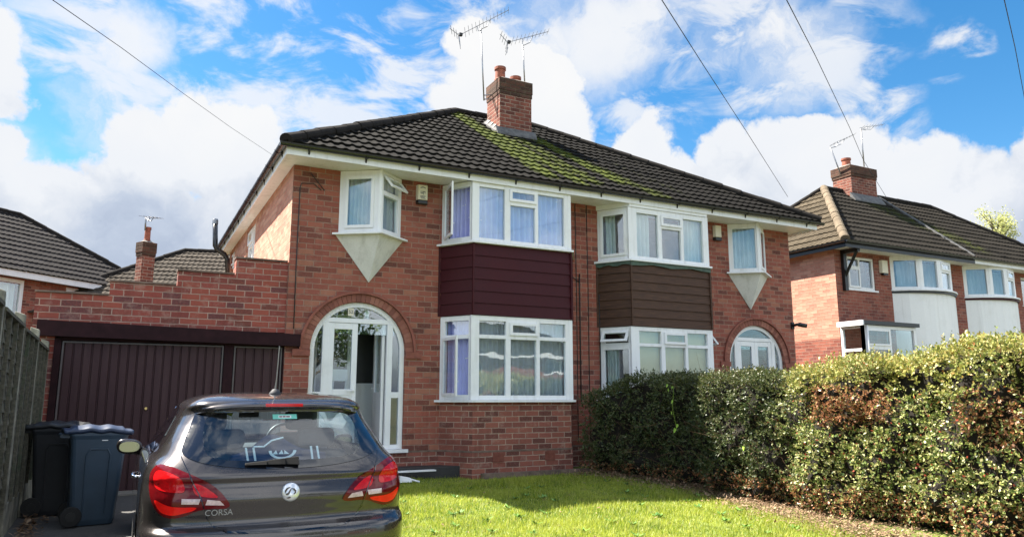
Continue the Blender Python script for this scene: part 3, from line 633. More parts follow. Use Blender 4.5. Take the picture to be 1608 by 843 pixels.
def bay_win(pts, z0, z1, left, front, right, side_frame=.07, sill=True, name='bay_window'):
    fr = MB(); jobs = []
    fs = [Face(pts[i], pts[i+1]) for i in range(3)]
    for f, cols in zip(fs, (left, front, right)): window(fr, f, z0, z1, cols, jobs)
    for p in pts[1:3]:                                  # corner posts
        q = poly_off(pts, .004)[1 if p == pts[1] else 2]; fr.prism([(q[0]-.035, q[1]+.0), (q[0]+.035, q[1]), (q[0]+.03, q[1]+.08), (q[0]-.03, q[1]+.08)], z0-.001, z1+.001, lambda u, v, h: (u, v, h))
    part = fr.build(name, 'upvc', H, bevel=.004); do_panes(jobs, part)
    mb = MB(); o = poly_off(pts, .075); i_ = poly_off(pts, -.05)
    for k in range(3): mb.hexa([(*o[k], z0-.035), (*o[k+1], z0-.035), (*i_[k+1], z0-.035), (*i_[k], z0-.035), (*o[k], z0-.002), (*o[k+1], z0-.002), (*i_[k+1], z0-.001), (*i_[k], z0-.001)])
    mb.build('sill', 'upvc', part); return part, fs
FW = B1[2][0]-B1[1][0]; SWD = math.hypot(.34, P)
# upper bay, left house
u1 = [(.09, .55, [(3.60, 4.45, 'f')]), (.655, 1.12, [(3.60, 4.20, 'f'), (4.285, 4.45, ('c', 0))]), (1.18, FW-.10, [(3.60, 4.45, 'f')])]
bay_win(B1, 3.535, 4.535, [(.09, SWD-.09, [(3.62, 4.45, ('l', R(40)))])], u1, [(.09, SWD-.09, [(3.62, 4.45, 'f')])])
l1 = [(.105, .575, [(1.10, 1.985, 'f'), (2.045, 2.265, 'f')]), (.66, 1.13, [(1.10, 1.985, 'f'), (2.07, 2.235, ('c', 0))]), (1.195, FW-.10, [(1.10, 1.985, 'f'), (2.045, 2.265, 'f')])]
bay_win(B1, 1.03, 2.345, [(.09, SWD-.09, [(1.11, 1.98, ('l', R(28))), (2.045, 2.265, 'f')])], l1, [(.09, SWD-.09, [(1.11, 1.98, 'f'), (2.045, 2.265, 'f')])])
u2 = [(.15, .63, [(3.57, 4.37, 'f')]), (.715, 1.16, [(3.57, 4.13, 'f'), (4.20, 4.355, ('c', 0))]), (1.225, FW-.09, [(3.57, 4.37, 'f')])]
bay_win(B2, 3.50, 4.46, [(.09, SWD-.09, [(3.60, 4.36, 'c')])], u2, [(.09, SWD-.09, [(3.6, 4.36, 'f')])])
l2 = [(.14, .62, [(1.10, 1.955, 'f'), (2.01, 2.225, 'f')]), (.705, 1.165, [(1.10, 1.955, 'f'), (2.03, 2.20, ('c', 0))]), (1.225, FW-.09, [(1.10, 1.955, 'f'), (2.01, 2.225, 'f')])]
bay_win(B2, 1.03, 2.30, [(.09, SWD-.09, [(1.10, 1.90, 'f'), (2.02, 2.20, ('t', R(30)))])], l2, [(.09, SWD-.09, [(1.11, 1.95, 'f'), (2.02, 2.2, ('t', R(35)))])])
mb = MB(); o = poly_off(B2, .02); prismz(mb, o+[(o[-1][0], .0), (o[0][0], .0)], 4.463, ZS); mb.build('bay_head', 'upvc', H)
for z0_, z1_ in ((2.35, 3.49),):
    bay_floor(B1, z0_, z1_)
    cladding(B1, 2.352, 3.495, 6, 'maroon', H)
bay_floor(B2, 2.305, 3.46); cladding(B2, 2.31, 3.42, 7, 'brown_board', H)
mb = MB(); o = poly_off(B2, .045)
for k in range(3):
    p0, p1 = o[k], o[k+1]; n = 8
    for j in range(n):
        a = j/n; b = (j+1)/n; za, zb = (3.40-.02*math.sin(j*1.7+k), 3.40-.02*math.sin((j+1)*1.7+k)); q0 = (lerp(p0[0], p1[0], a), lerp(p0[1], p1[1], a)); q1 = (lerp(p0[0], p1[0], b), lerp(p0[1], p1[1], b))
        mb.quadv((*q0, za), (*q1, zb), (*q1, 3.463), (*q0, 3.463)); mb.quadv((*q0, za), (*q1, zb), (q1[0], q1[1]+.02, zb), (q0[0], q0[1]+.02, za))
mb.build('flashing', 'door_green', H, fix=False)
# oriel windows
def oriel(x0, xa, x1, pd, tip, faces):
    pts = [(x0, 0), (xa, -pd), (x1, 0)]; fr = MB(); jobs = []
    for i, cols in enumerate(faces): window(fr, Face(pts[i], pts[i+1]), 3.555, 4.545, cols, jobs)
    q = poly_off(pts, .006)[1]; fr.prism([(q[0]-.035, q[1]+.012), (q[0], q[1]-.004), (q[0]+.035, q[1]+.012), (q[0], q[1]+.09)], 3.554, 4.546, lambda u, v, h: (u, v, h))
    part = fr.build('oriel_window', 'upvc', H, bevel=.003); do_panes(jobs, part)
    mb = MB(); o = poly_off(pts, .10); i_ = poly_off(pts, -.03)
    for k in range(2): mb.hexa([(*o[k], 3.52), (*o[k+1], 3.52), (*i_[k+1], 3.52), (*i_[k], 3.52), (*o[k], 3.55), (*o[k+1], 3.55), (*i_[k+1], 3.554), (*i_[k], 3.554)])
    mb.build('sill', 'upvc', part)
    mb = MB(); o = poly_off(pts, .015); a, b, c = (o[0][0]-.02, 0, 3.52), (o[1][0], o[1][1], 3.52), (o[2][0]+.02, 0, 3.52); t = (tip, -.02, 2.82)
    mb.quadv(a, b, t); mb.quadv(b, c, t); mb.quadv(a, c, b); mb.quadv(a, t, c); mb.build('oriel_base', 'render_grey', H)
ow = math.hypot(.54, .37); ow2 = math.hypot(.46, .37)
oriel(.71, 1.25, 1.71, .37, 1.21, [[(.12, ow-.12, [(3.65, 4.43, 'c')])], [(.09, ow2-.09, [(3.63, 4.17, 'f'), (4.24, 4.45, ('t', R(38)))])]])
oriel(X2-1.71, X2-1.25, X2-.71, .37, X2-1.21, [[(.09, ow2-.06, [(3.63, 4.45, 'f')])], [(.12, ow-.12, [(3.65, 4.43, 'c')])]])
# arches and doors
def arch_band(xc, r0, r1, zsp, y0, y1, n, mb, t0=0, t1=math.pi):
    for k in range(n):
        a, b = t0+(t1-t0)*k/n, t0+(t1-t0)*(k+1)/n
        P_ = lambda r, t, y: (xc-r*math.cos(t), y, zsp+r*math.sin(t))
        mb.hexa([P_(r0, a, y0), P_(r1, a, y0), P_(r1, a, y1), P_(r0, a, y1), P_(r0, b, y0), P_(r1, b, y0), P_(r1, b, y1), P_(r0, b, y1)])
def brick_arch(xc, zsp=1.77):
    cols = ['arch_a', 'arch_b', 'arch_c']
    mb = MB(); n = 34
    for k in range(n):
        g = .004; arch_band(xc, .742, .862, zsp, -.009-random.random()*.004, .1, 1, mb, math.pi*k/n+g, math.pi*(k+1)/n-g)
    a = mb.build('brick_arch', 'arch_brick', H)
    mb = MB(); arch_band(xc, .866, .905, zsp, -.045, .0-.001, 40, mb)
    for s_ in (-1, 1): mb.box(*sorted((xc+s_*.742, xc+s_*1.0)), -.04, -.001, zsp-.10, zsp-.003)
    mb.build('hood_mould', 'hood_brick', H)
mt, t = mat('arch_brick'); geo = t.node('ShaderNodeNewGeometry')
t.P('Base Color', t.ramp(geo.outputs['Random Per Island'], [(0, (.18, .065, .046)), (.5, (.25, .09, .062)), (1, (.31, .13, .09))])); t.P('Roughness', .9); t.P('Normal', t.bump(t.noise(t.obj(), 60, 4), .6, .004)); M['arch_brick'] = mt
M['hood_brick'] = simple('hood_brick', (.24, .08, .055), .9, var=.25, scale=9, bump=.6)
mb = MB()
brick_arch(XA1); brick_arch(XA2)
def arch_half(z, r, zsp=1.77): return r if z <= zsp else math.sqrt(max(0, r*r-(z-zsp)**2))
def arch_shape(mb, xc, xa, xb, za, zb, r, y0, y1, zsp=1.77, n=16):
    """region x in [xa,xb] (relative), z>=za, under the arch of radius r and below zb"""
    top = []
    for k in range(n+1):
        x = lerp(xa, xb, k/n); zt = zsp+math.sqrt(max(0, r*r-x*x)); top.append((x, min(zt, zb)))
    poly = [(xa, za)]+[p for p in [(xb, za)]]+top[::-1]
    mb.prism([(xc+p[0], p[1]) for p in poly], y0, y1, lambda u, v, h: (u, h, v))
def arch_door(xc, leaves):
    ya, yb = .05, .12; mb = MB(); arch_band(xc, .665, .738, 1.77, ya, yb, 40, mb)
    for s_ in (-1, 1): mb.box(*sorted((xc+s_*.665, xc+s_*.738)), ya, yb, .29, 1.77)
    mb.box(xc-.665, xc+.665, ya+.002, yb-.002, 2.19, 2.26)                       # transom
    for s_ in (-1, 1):
        mb.box(*sorted((xc+s_*.455, xc+s_*.545)), ya+.002, yb-.002, .35, 2.19)
        a, b = sorted((xc+s_*.545, xc+s_*.665)); mb.box(a, b, ya+.004, yb-.004, .29, .355).box(a, b, ya+.004, yb-.004, 1.06, 1.15)
    mb.box(xc-.545, xc+.545, ya+.004, yb-.004, .29, .35)
    f = mb.build('door_frame', 'upvc', H, bevel=.003)
    mb = MB(); arch_shape(mb, xc, -.62, .62, 2.26, 3, .67, ya+.03, ya+.038); mb.build('fanlight_pane', 'glass', f)
    for s_ in (-1, 1):
        a, b = sorted((s_*.545, s_*.665)); mb = MB(); mb.box(xc+a, xc+b, ya+.03, ya+.038, .355, 1.06); mb.build('side_pane', 'glass', f)
        mb = MB(); arch_shape(mb, xc, a, b, 1.15, 2.19, .667, ya+.03, ya+.038); mb.build('side_pane', 'glass', f)
    mb = MB(); mb.box(xc-.78, xc+.80, -.07, .12, .24, .288); mb.build('door_sill', 'upvc', f)
    for (u0, u1, op) in leaves:
        mb = MB(); y0, y1 = ya+.012, ya+.062; g = .085
        mb.box(u0, u0+g, y0, y1, .355, 2.185).box(u1-g, u1, y0, y1, .355, 2.185).box(u0+g, u1-g, y0, y1, .355, .46).box(u0+g, u1-g, y0, y1, 2.09, 2.185).box(u0+g, u1-g, y0, y1, 1.10, 1.19).box(u0+g, u1-g, y0+.01, y1-.01, .46, 1.10)
        d = mb.build('door_leaf', 'upvc', H, bevel=.004)
        mb = MB(); mb.box(u0+g, u1-g, y0+.02, y0+.03, 1.19, 2.09); mb.build('pane', 'glass', d)
        mb = MB(); hx = u1-.045; mb.box(hx-.015, hx+.015, y0-.012, y0-.001, 1.02, 1.24).box(hx-.11, hx+.01, y0-.045, y0-.03, 1.16, 1.18).box(hx-.01, hx+.01, y0-.03, y0-.012, 1.16, 1.18); mb.build('handle', 'upvc', d)
arch_door(XA1, [(.645, 1.09, 0)]); arch_door(XA2, [(XA2-.455, XA2-.002, 0), (XA2+.002, XA2+.455, 0)])
# open leaf of the left porch swung inward + inner front door
def open_leaf():
    mb = MB(); x = 1.545
    mb.box(x-.045, x-.0, .13, .2, .36, 2.18).box(x-.045, x, .50, .57, .36, 2.18).box(x-.044, x-.001, .2, .50, .36, 1.15).box(x-.044, x-.001, .2, .5, 2.09, 2.18)
    d = mb.build('door_leaf', 'upvc', H); mb = MB(); mb.box(x-.028, x-.02, .2, .5, 1.15, 2.09); mb.build('pane', 'glass', d)
    mb = MB(); mb.box(x-.09, x-.075, .47, .55, 1.2, 1.22).box(x-.075, x-.046, .53, .55, 1.2, 1.22); mb.build('handle', 'upvc', d)
open_leaf()
mb = MB(); mb.box(.62, .70, 1.05, 1.12, .2, 2.3).box(1.20, 1.262, 1.05, 1.12, .2, 2.3).box(1.86, 1.94, 1.05, 1.12, .2, 2.3).box(.62, 1.94, 1.05, 1.12, 2.3, 2.42)
dr_ = mb.build('inner_door_frame', 'upvc', H)
mb = MB(); mb.box(1.262, 1.86, 1.07, 1.11, .22, 1.30).box(1.262, 1.34, 1.07, 1.11, 1.30, 2.3).box(1.78, 1.86, 1.07, 1.11, 1.30, 2.3); d_ = mb.build('inner_door', 'upvc', H, bevel=.004)
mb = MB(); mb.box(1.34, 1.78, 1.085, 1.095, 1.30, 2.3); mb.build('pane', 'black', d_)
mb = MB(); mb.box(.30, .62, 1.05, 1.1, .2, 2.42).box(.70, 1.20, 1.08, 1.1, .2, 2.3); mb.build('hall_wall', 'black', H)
# side windows on the left wall
for (ya, yb, za, zb) in SW:
    f = Face((0.0+.04, yb), (0.04, ya)); fr = MB(); jobs = []; W_ = yb-ya; m_ = W_/2
    window(fr, f, za, zb, [(.07, m_-.03, [(za+.07, zb-.38, 'f'), (zb-.30, zb-.08, 'c')]), (m_+.03, W_-.07, [(za+.07, zb-.08, 'f')])], jobs); p_ = fr.build('side_window', 'upvc', H); do_panes(jobs, p_)
# flue on the side wall
def hitp(px, py, ax, v):
    d = cF + cR*((px-804)/FPX) - cU*((py-421.5)/FPX); i = 'xyz'.index(ax); return CAM + d*((v-CAM[i])/d[i])
FX = -.32
fl = [hitp(338, 350, 'y', 6.3), hitp(338, 386, 'y', 6.3), hitp(341, 392, 'y', 6.3), hitp(352, 399, 'y', 6.3), hitp(357, 407, 'y', 6.3), hitp(358, 432, 'y', 6.3)]
mb = MB(); mb.tube(fl, .055, 12); f_ = mb.build('flue_pipe', 'gutter', H, smooth=True)
mb = MB(); q = fl[0]; mb.lathe([(.062, -.03), (.062, .06), (.05, .09), (.02, .10)], tuple(q), 12); mb.build('flue_cap', 'alu', f_)
# wall cables, pipes, vents
def cable(pts, r, name='wall_cable', m='cable', parent=H): mb = MB(); mb.tube(pts, r, 6); return mb.build(name, m, parent, smooth=True)
cable([(.42, -.012, 4.20), (.3, -.012, 4.29), (.12, -.012, 4.27), (.10, -.012, 4.2), (.10, -.012, 3.0), (.11, -.012, 2.06)], .007)
cable([(.25, -.012, 4.45), (.34, -.012, 4.35), (.47, -.012, 4.2)], .006)
for xx in (5.00, 5.245): cable([(xx, -.012, 4.54), (xx+.01, -.012, 3), (xx, -.012, .3)], .007)
cable([(4.87, -.07, 3.5), (4.90, -.02, 3.2), (5.06, -.02, 3.1), (5.07, -.02, 3.25), (5.065, -.02, 1.0)], .010)
cable([(5.48, -.02, 2.9), (5.485, -.02, 1.6), (5.47, -.02, .3)], .010)
for (xa, xb) in ((3.10, 3.29), (4.03, 4.21)):
    mb = MB(); y = -P-.022
    mb.box(xa, xb, y+.01, y+.02, .085, .225)
    for k in range(9): mb.box(xa+k*(xb-xa-.008)/8, xa+k*(xb-xa-.008)/8+.008, y-.001, y+.01, .085, .225)
    for k in range(7): mb.box(xa, xb, y, y+.009, .085+k*.022, .092+k*.022)
    mb.build('air_brick', 'hood_brick', H)
mb = MB(); mb.tube([(1.56, -.005, .20), (1.56, -.10, .19)], .055, 14); mb.build('overflow_pipe', 'upvc', H)
mb = MB(); mb.box(.2, 2.9, -.36, -.013, -.5, .035); mb.build('door_step', 'slate', H, bevel=.01)
mb = MB(); mb.box(2.9, 4.9, -.62, -.555, -.5, -.07); mb.build('footing', 'coping', H)
# curtains (each hangs free behind its glass)
F1 = [Face(B1[i], B1[i+1]) for i in range(3)]; F2 = [Face(B2[i], B2[i+1]) for i in range(3)]
curtain(F1[1], .06, FW-.06, 3.58, 4.47, -.13, 'curtain_blue', 'curtain', 'pale blue star-speckled curtain drawn across the upper bay above the burgundy cladding', 16, .03)
curtain(F1[0], .08, SWD-.02, 3.58, 4.47, -.12, 'curtain_lilac', 'curtain', 'lilac curtain in the angled side of the upper burgundy bay, behind the swung-open casement', 6, .025)
curtain(F1[0], .08, SWD-.02, 1.08, 2.28, -.12, 'curtain_lilac', 'curtain', 'lilac curtain in the angled side of the ground-floor bay under the burgundy cladding', 6, .025)
curtain(F1[1], .06, FW-.06, 1.08, 2.28, -.14, 'net', 'net_curtain', 'grey net curtain across the front of the ground-floor bay under the burgundy cladding', 18, .02)
curtain(F2[1], .10, .52, 3.54, 4.40, -.14, 'curtain_white', 'curtain', 'pale curtain gathered at the left of the upper bay above the brown boards', 5, .03)
curtain(F2[1], 1.30, FW-.04, 3.54, 4.40, -.14, 'curtain_white', 'curtain', 'pale curtain hanging at the right of the upper bay above the brown boards', 5, .03)
curtain(F2[0], .10, .30, 3.54, 4.40, -.12, 'curtain_white', 'curtain', 'narrow pale curtain in the angled side of the upper bay above the brown boards', 3, .025)
curtain(F2[1], .08, FW-.06, 1.06, 2.26, -.12, 'blind', 'window_blind', 'cream blind pulled down inside the ground-floor bay below the brown boards', 3, .006, cat='blind')
curtain(F2[0], .10, .33, 1.06, 1.95, -.12, 'curtain_white', 'curtain', 'pale curtain under the open top light of the ground-floor bay by the hedge', 4, .025)
curtain(Face((.71, 0), (1.25, -.37)), .09, ow-.08, 3.6, 4.46, -.11, 'curtain_white', 'curtain', 'pale curtain in the pointed window above the open arched door, left pane', 7, .022)
curtain(Face((1.25, -.37), (1.71, 0)), .14, ow2-.04, 3.6, 4.46, -.10, 'net', 'curtain', 'greyish curtain beside the open top light of the pointed window above the open door', 5, .02)
curtain(Face((X2-1.71, 0), (X2-1.25, -.37)), .08, ow2-.04, 3.6, 4.46, -.10, 'curtain_white', 'curtain', 'pale green-white curtain in the pointed window nearest the right corner of the house', 6, .02)
# ------------------------------------------------------------------ garage
G = thing('garage', 'brick garage with stepped parapet and dark maroon doors joined to the left of the house', 'garage', (-1.6, 0, -.2))
steps = [(-3.14, -2.31, 2.43), (-2.31, -1.49, 2.62), (-1.49, -.735, 2.83), (-.735, -.001, 3.07)]
mb = MB()
for a, b, z in steps: mb.box(a, b, .04, .26, 2.0, z-.025)
mb.box(-3.14, -2.88, .04, .26, -.5, 2.0); mb.box(-3.14, -3.0, .26, 5.4, -.5, 2.3); mb.box(-3.0, -.01, 5.2, 5.4, -.5, 2.3)
mb.build('wall', 'brick_garage', G, uv=True)
mb = MB()
for a, b, z in steps: mb.box(a-.012, b-.014, .015, .285, z-.022, z)
mb.build('coping', 'coping', G)
mb = MB(); mb.box(-3.0, -.01, .26, 5.2, 2.1, 2.2); mb.build('flat_roof', 'concrete', G)
mb = MB(); mb.hexa([(-3.08, -.10, 1.84), (.20, -.10, 1.80), (.20, .035, 1.80), (-3.08, .035, 1.84), (-3.08, -.10, 2.04), (.20, -.10, 1.975), (.20, .035, 1.975), (-3.08, .035, 2.04)]); mb.build('lintel', 'dark_wood', G)
mb = MB(); mb.box(-2.88, -2.80, .02, .12, -.5, 1.82).box(-.82, -.70, .02, .12, -.5, 1.8).box(-.02, .02-.022, .02, .12, -.5, 1.8).box(-2.80, -.02, .024, .118, 1.795, 1.86); mb.build('door_frame', 'dark_wood', G)
mb = MB()
for (a, b) in ((-2.79, -.83), (-.69, -.03)):
    mb.box(a, a+.02, .035, .08, -.18, 1.785).box(b-.02, b, .035, .08, -.18, 1.785).box(a+.02, b-.02, .035, .08, 1.765, 1.785)
mb.build('door_trim', 'steel_frame', G)
def ribbed(x0, x1, z0, z1, pitch, y=.055, parent=G):
    mb = MB(); n = max(1, round((x1-x0)/pitch)); w_ = (x1-x0)/n
    for k in range(n):
        a = x0+k*w_; pr = [(0, y+.02), (.10, y+.02), (.16, y), (.90, y), (.96, y+.02), (1, y+.02)]
        for (q0, d0), (q1, d1) in zip(pr[:-1], pr[1:]): mb.quadv((a+q0*w_, d0, z0), (a+q1*w_, d1, z0), (a+q1*w_, d1, z1), (a+q0*w_, d0, z1))
    mb.box(x0, x1, y-.002, y+.02, z0-.06, z0)
    return mb.build('garage_door', 'garage_door', parent, fix=False)
gd = ribbed(-2.77, -.85, -.12, 1.765, .105); gd2 = ribbed(-.67, -.05, -.12, 1.765, .115)
mb = MB(); mb.lathe([(.016, 0), (.022, .012), (.018, .03), (.0, .034)][::-1], (hitp(229, 641, 'y', .03).x, .02, hitp(229, 641, 'y', .03).z), 12, 'y'); mb.build('door_lock', 'brass', gd)
mb = MB(); mb.box(-3.0, -.01, .5, .52, -.4, 2.1); mb.build('back_panel', 'black', G)
mb = MB(); mb.hexa([(-3.2, -.25, gz(0, -.25)+.008), (0.4, -.25, gz(0, -.25)+.008), (.4, .3, -.15), (-3.2, .3, -.15), (-3.2, -.25, gz(0, -.25)+.03), (.4, -.25, gz(0, -.25)+.03), (.4, .3, -.12), (-3.2, .3, -.12)]); mb.build('threshold', 'concrete', G)
# ------------------------------------------------------------------ alarms, camera, aerials
def alarm(loc, label, tall, dark_base, prints, w_=.20, h_=.32):
    x, z = loc; t = thing('alarm_box', label, 'alarm box', (x, 0, z)); mb = MB()
    pr = [(-w_/2, 0), (-w_/2+.02, -.075), (w_/2-.02, -.075), (w_/2, 0)]
    mb.prism([(x+a, b) for a, b in pr], z+(.07 if dark_base else 0), z+h_, lambda u, v, h: (u, v-.002, h)); mb.build('box_cover', 'cream', t, bevel=.01)
    if dark_base: mb = MB(); mb.prism([(x+a*1.02, b*1.05) for a, b in pr], z-.0, z+.066, lambda u, v, h: (u, v-.002, h)); mb.build('strobe', 'black', t, bevel=.012)
    if prints:
        mb = MB(); y = -.080; yy = y+.002
        for k in range(9): u = -.045+k*.01; mb.box(x+u, x+u+.0095, y, yy, z+.262+.012*math.sin(k/8*math.pi), z+.275+.012*math.sin(k/8*math.pi))
        for (a, b, c, d) in ((-.04, -.03, .17, .215), (-.03, -.012, .17, .18), (-.012, -.003, .17, .215), (.004, .012, .155, .215), (.012, .028, .2, .21), (.03, .038, .175, .215), (-.045, .045, .125, .135), (-.045, .03, .105, .115), (-.035, .045, .088, .095)): mb.box(x+a, x+b, y, yy, z+c, z+d)
        mb.build('printed_label', 'ink', t)
    return t
alarm((2.05, 4.165), 'cream alarm box with printed label, between the pointed window and the burgundy bay', 1, True, True)
alarm((8.35, 4.17), 'plain cream alarm box between the brown-boarded bay and the pointed window', 1, True, False, .19, .31)
t = thing('security_camera', 'small black security camera on the right corner of the main house beside the arched porch', 'camera', (10.34, 0, 2.5))
mb = MB(); mb.box(10.28, 10.36, -.03, -.001, 2.48, 2.62); mb.build('bracket', 'black', t); mb = MB(); mb.tube([(10.32, -.03, 2.55), (10.34, -.12, 2.57), (10.42, -.16, 2.56)], .03, 10); mb.tube([(10.37, -.13, 2.57), (10.52, -.2, 2.54)], .045, 12); mb.build('housing', 'black', t, smooth=True)
def aerial(name, label, base, top, b0, b1, els, group=None, refl=True, mast_r=.016, wid=.22, clamp=None):
    """mast from base to top, boom b0->b1, els = number of cross elements"""
    t = thing(name, label, 'TV aerial', tuple(base), group); mb = MB(); mb.tube([base, top], mast_r, 8); mb.build('mast', 'alu', t, smooth=True)
    b0, b1 = Vector(b0), Vector(b1); mb = MB(); mb.tube([b0, b1], .008, 6); d = (b1-b0); side = d.cross(Vector((0, 0, 1))).normalized()
    mb.build('boom', 'alu', t); mb = MB()
    for k in range(els):
        q = b0.lerp(b1, .12+.87*k/(els-1)); w_ = wid*(1-.35*k/(els-1)); mb.tube([q-side*w_, q+side*w_], .0045, 5)
    mb.build('elements', 'alu', t)
    if refl:
        mb = MB(); up = side.cross(d).normalized()
        for s_ in (-1, 1):
            for h in (.05, .12, .2): q = b0+up*(h*s_)-d.normalized()*(.02+h*.35); mb.tube([q-side*.2, q+side*.2], .006, 5)
            mb.tube([b0, b0+up*(.24*s_)-d.normalized()*.1], .008, 5)
        mb.build('reflector', 'alu', t); mb = MB(); q = b0.lerp(b1, .03); mb.box(q.x-.035, q.x+.035, q.y-.035, q.y+.035, q.z-.03, q.z+.03); mb.build('dipole_box', 'black', t)
    q = Vector(top); mb = MB(); pa, pb = b0.lerp(b1, .36), b0.lerp(b1, .62)
    mb.tube([pa, pa.lerp(q, .35)+Vector((0, 0, -.10)), q+Vector((0, 0, -.02)), pb.lerp(q, .3)+Vector((0, 0, -.10)), pb], .010, 6); mb.build('cradle', 'alu', t)
    if clamp:
        mb = MB()
        for c0, c1 in clamp: mb.tube([c0, c1], .014, 6)
        mb.build('wall_bracket', 'alu', t)
    return t
ya_ = 2.7
p = lambda a, b, y=ya_: hitp(a, b, 'y', y)
aerial('tv_aerial', 'tall ribbed TV aerial on the left of the main chimney, higher of the two there', p(760, 158, 2.7), p(755, 45, 2.7), p(721, 56, 2.9), p(799, 16, 2.4), 13, clamp=[(p(759, 150, 2.7), p(774, 149, 2.7)), (p(760, 156, 2.7), p(774, 156, 2.7))])
aerial('tv_aerial', 'shorter TV aerial with an X-shaped reflector behind the right pot of the main chimney', p(824, 133, 2.9), p(821, 71, 2.9), p(797, 67, 3.0), p(861, 50, 2.7), 10)
# ================================================================== OTHER HOUSES
def hitat(px, py, t): return CAM + (cF + cR*((px-804)/FPX) - cU*((py-421.5)/FPX))*t
NX0, NX1, NY, NZ = 14.72, 25.3, 2.4, 5.02
N_ = thing('semi_detached_house', 'red brick neighbour house with two curved white rendered bays behind the tall hedge', 'house', (20, NY, -.2)); H_save = H; H = N_
bow = lambda x0, x1, d, n=8: [(lerp(x0, x1, k/n), NY-d*math.sin(math.pi*k/n)**.75) for k in range(n+1)]
mb = MB(); wall_y(mb, NX0, NX1, -.5, NZ, NY, NY+.25, [(15.2, 16.3, 3.98, 4.88), (16.98, 19.76, 4.05, 4.98), (20.32, 22.86, 4.05, 4.98), (23.35, 24.5, 3.98, 4.88)]); mb.build('wall', 'brick_near', N_, uv=True); mb = MB(); wall_y(mb, NX0, NX1, -.5, NZ, 9.3, 9.5, []); mb.build('rear_wall', 'brick_near', N_, uv=True)
mb = MB(); wall_x(mb, NX0-.002, NX0+.24, NY+.002, 9.5, 2.62, NZ, []); mb.build('side_wall', 'brick_sunlit', N_, uv=True)  # sunlit brick stops at the painted edge of the main house's shadow
mb = MB(); wall_x(mb, NX0-.002, NX0+.24, NY+.002, 9.5, -.5, 2.62, []); mb.build('side_wall', 'brick_near', N_, uv=True); mb = MB(); wall_x(mb, NX1-.25, NX1+.002, NY+.002, 9.5, -.5, NZ, []); mb.build('side_wall', 'brick_near', N_, uv=True)
mb = MB(); mb.box(NX0+.3, NX1-.3, 4.6, 4.7, 0, 5).box(NX0+.25, NX1-.25, NY+.26, 9.2, 2.7, 2.8); mb.build('inner_wall', 'room', N_)
mb = MB(); mb.box(14.48, 25.9, 1.83, NY, NZ+.002, NZ+.03).box(14.48, NX0-.004, NY, 9.6, NZ+.002, NZ+.03); mb.build('soffit', 'soffit', N_)
mb = MB(); mb.box(14.45, 20.0, 1.80, 1.826, NZ-.06, NZ+.10).box(14.45, 14.476, 1.83, 9.6, NZ-.06, NZ+.10); mb.build('fascia', 'black', N_)
mb = MB(); mb.box(20.0, 25.9, 1.80, 1.826, NZ-.05, NZ+.10); mb.build('fascia', 'upvc', N_)
gutter((14.38, 1.79, NZ+.10), (25.9, 1.79, NZ+.10), (0, -1, 0), N_); gutter((14.44, 1.75, NZ+.10), (14.44, 9.6, NZ+.10), (-1, 0, 0), N_)
nh = hip_roof(14.40, 25.95, 1.76, 7.96, NZ+.10, NZ+2.68, ('tile_near', 'tile_brown', 'tile', 'tile'), N_, gauge=.33)
pkn = (14.40+3.1, 4.86, NZ+2.70); pk2 = (25.95-3.1, 4.86, NZ+2.70)
ridge_run((14.40, 1.76, NZ+.14), pkn, 'ridge_buff', N_, name='hip_tiles', r=.12); ridge_run((14.40, 7.96, NZ+.14), pkn, 'tile_ridge', N_, name='hip_tiles'); ridge_run((25.95, 1.76, NZ+.14), pk2, 'tile_ridge', N_, name='hip_tiles'); ridge_run(pkn, pk2, 'tile_ridge', N_)
mb = MB(); mb.hexa([(20.0, 1.8, NZ+.13), (20.07, 1.8, NZ+.13), (20.07, 4.84, NZ+2.70), (20.0, 4.84, NZ+2.70), (20.0, 1.8, NZ+.20), (20.07, 1.8, NZ+.20), (20.07, 4.84, NZ+2.77), (20.0, 4.84, NZ+2.77)]); mb.build('party_strip', 'lead', N_)
a, b = hitp(1335, 290, 'y', 4.5), hitp(1374, 290, 'y', 4.5); tz = hitp(1350, 263, 'y', 4.5).z
cN = chimney(a.x, b.x, 4.45, 5.15, 6.4, tz, N_, [(a.x+.28, 4.8, .14, .30)])
mb = MB(); zf = lambda y: NZ+.12+(y-1.76)*.832
mb.hexa([(a.x-.12, 4.25, zf(4.25)+.04), (b.x+.12, 4.25, zf(4.25)+.04), (b.x+.12, 4.44, zf(4.44)+.04), (a.x-.12, 4.44, zf(4.44)+.04), (a.x-.12, 4.25, zf(4.25)+.08), (b.x+.12, 4.25, zf(4.25)+.08), (b.x+.12, 4.44, zf(4.44)+.2), (a.x-.12, 4.44, zf(4.44)+.2)]); mb.build('flashing', 'lead', cN)
def flatwin(x0, x1, z0, z1, y, cols, parent, name='window'):
    fr = MB(); jobs = []; window(fr, Face((x0, y), (x1, y)), z0, z1, cols, jobs); p_ = fr.build(name, 'upvc', parent); do_panes(jobs, p_); mb = MB(); mb.box(x0-.06, x1+.06, y-.07, y+.02, z0-.045, z0-.003); mb.build('sill', 'upvc', p_); return p_
flatwin(15.2, 16.3, 3.98, 4.9, NY+.03, [(.07, .49, [(4.05, 4.55, 'c'), (4.63, 4.82, 'f')]), (.55, 1.03, [(4.05, 4.82, 'f')])], N_)
flatwin(23.35, 24.5, 3.98, 4.9, NY+.03, [(.07, .5, [(4.05, 4.82, 'f')]), (.56, 1.08, [(4.05, 4.82, 'f')])], N_)
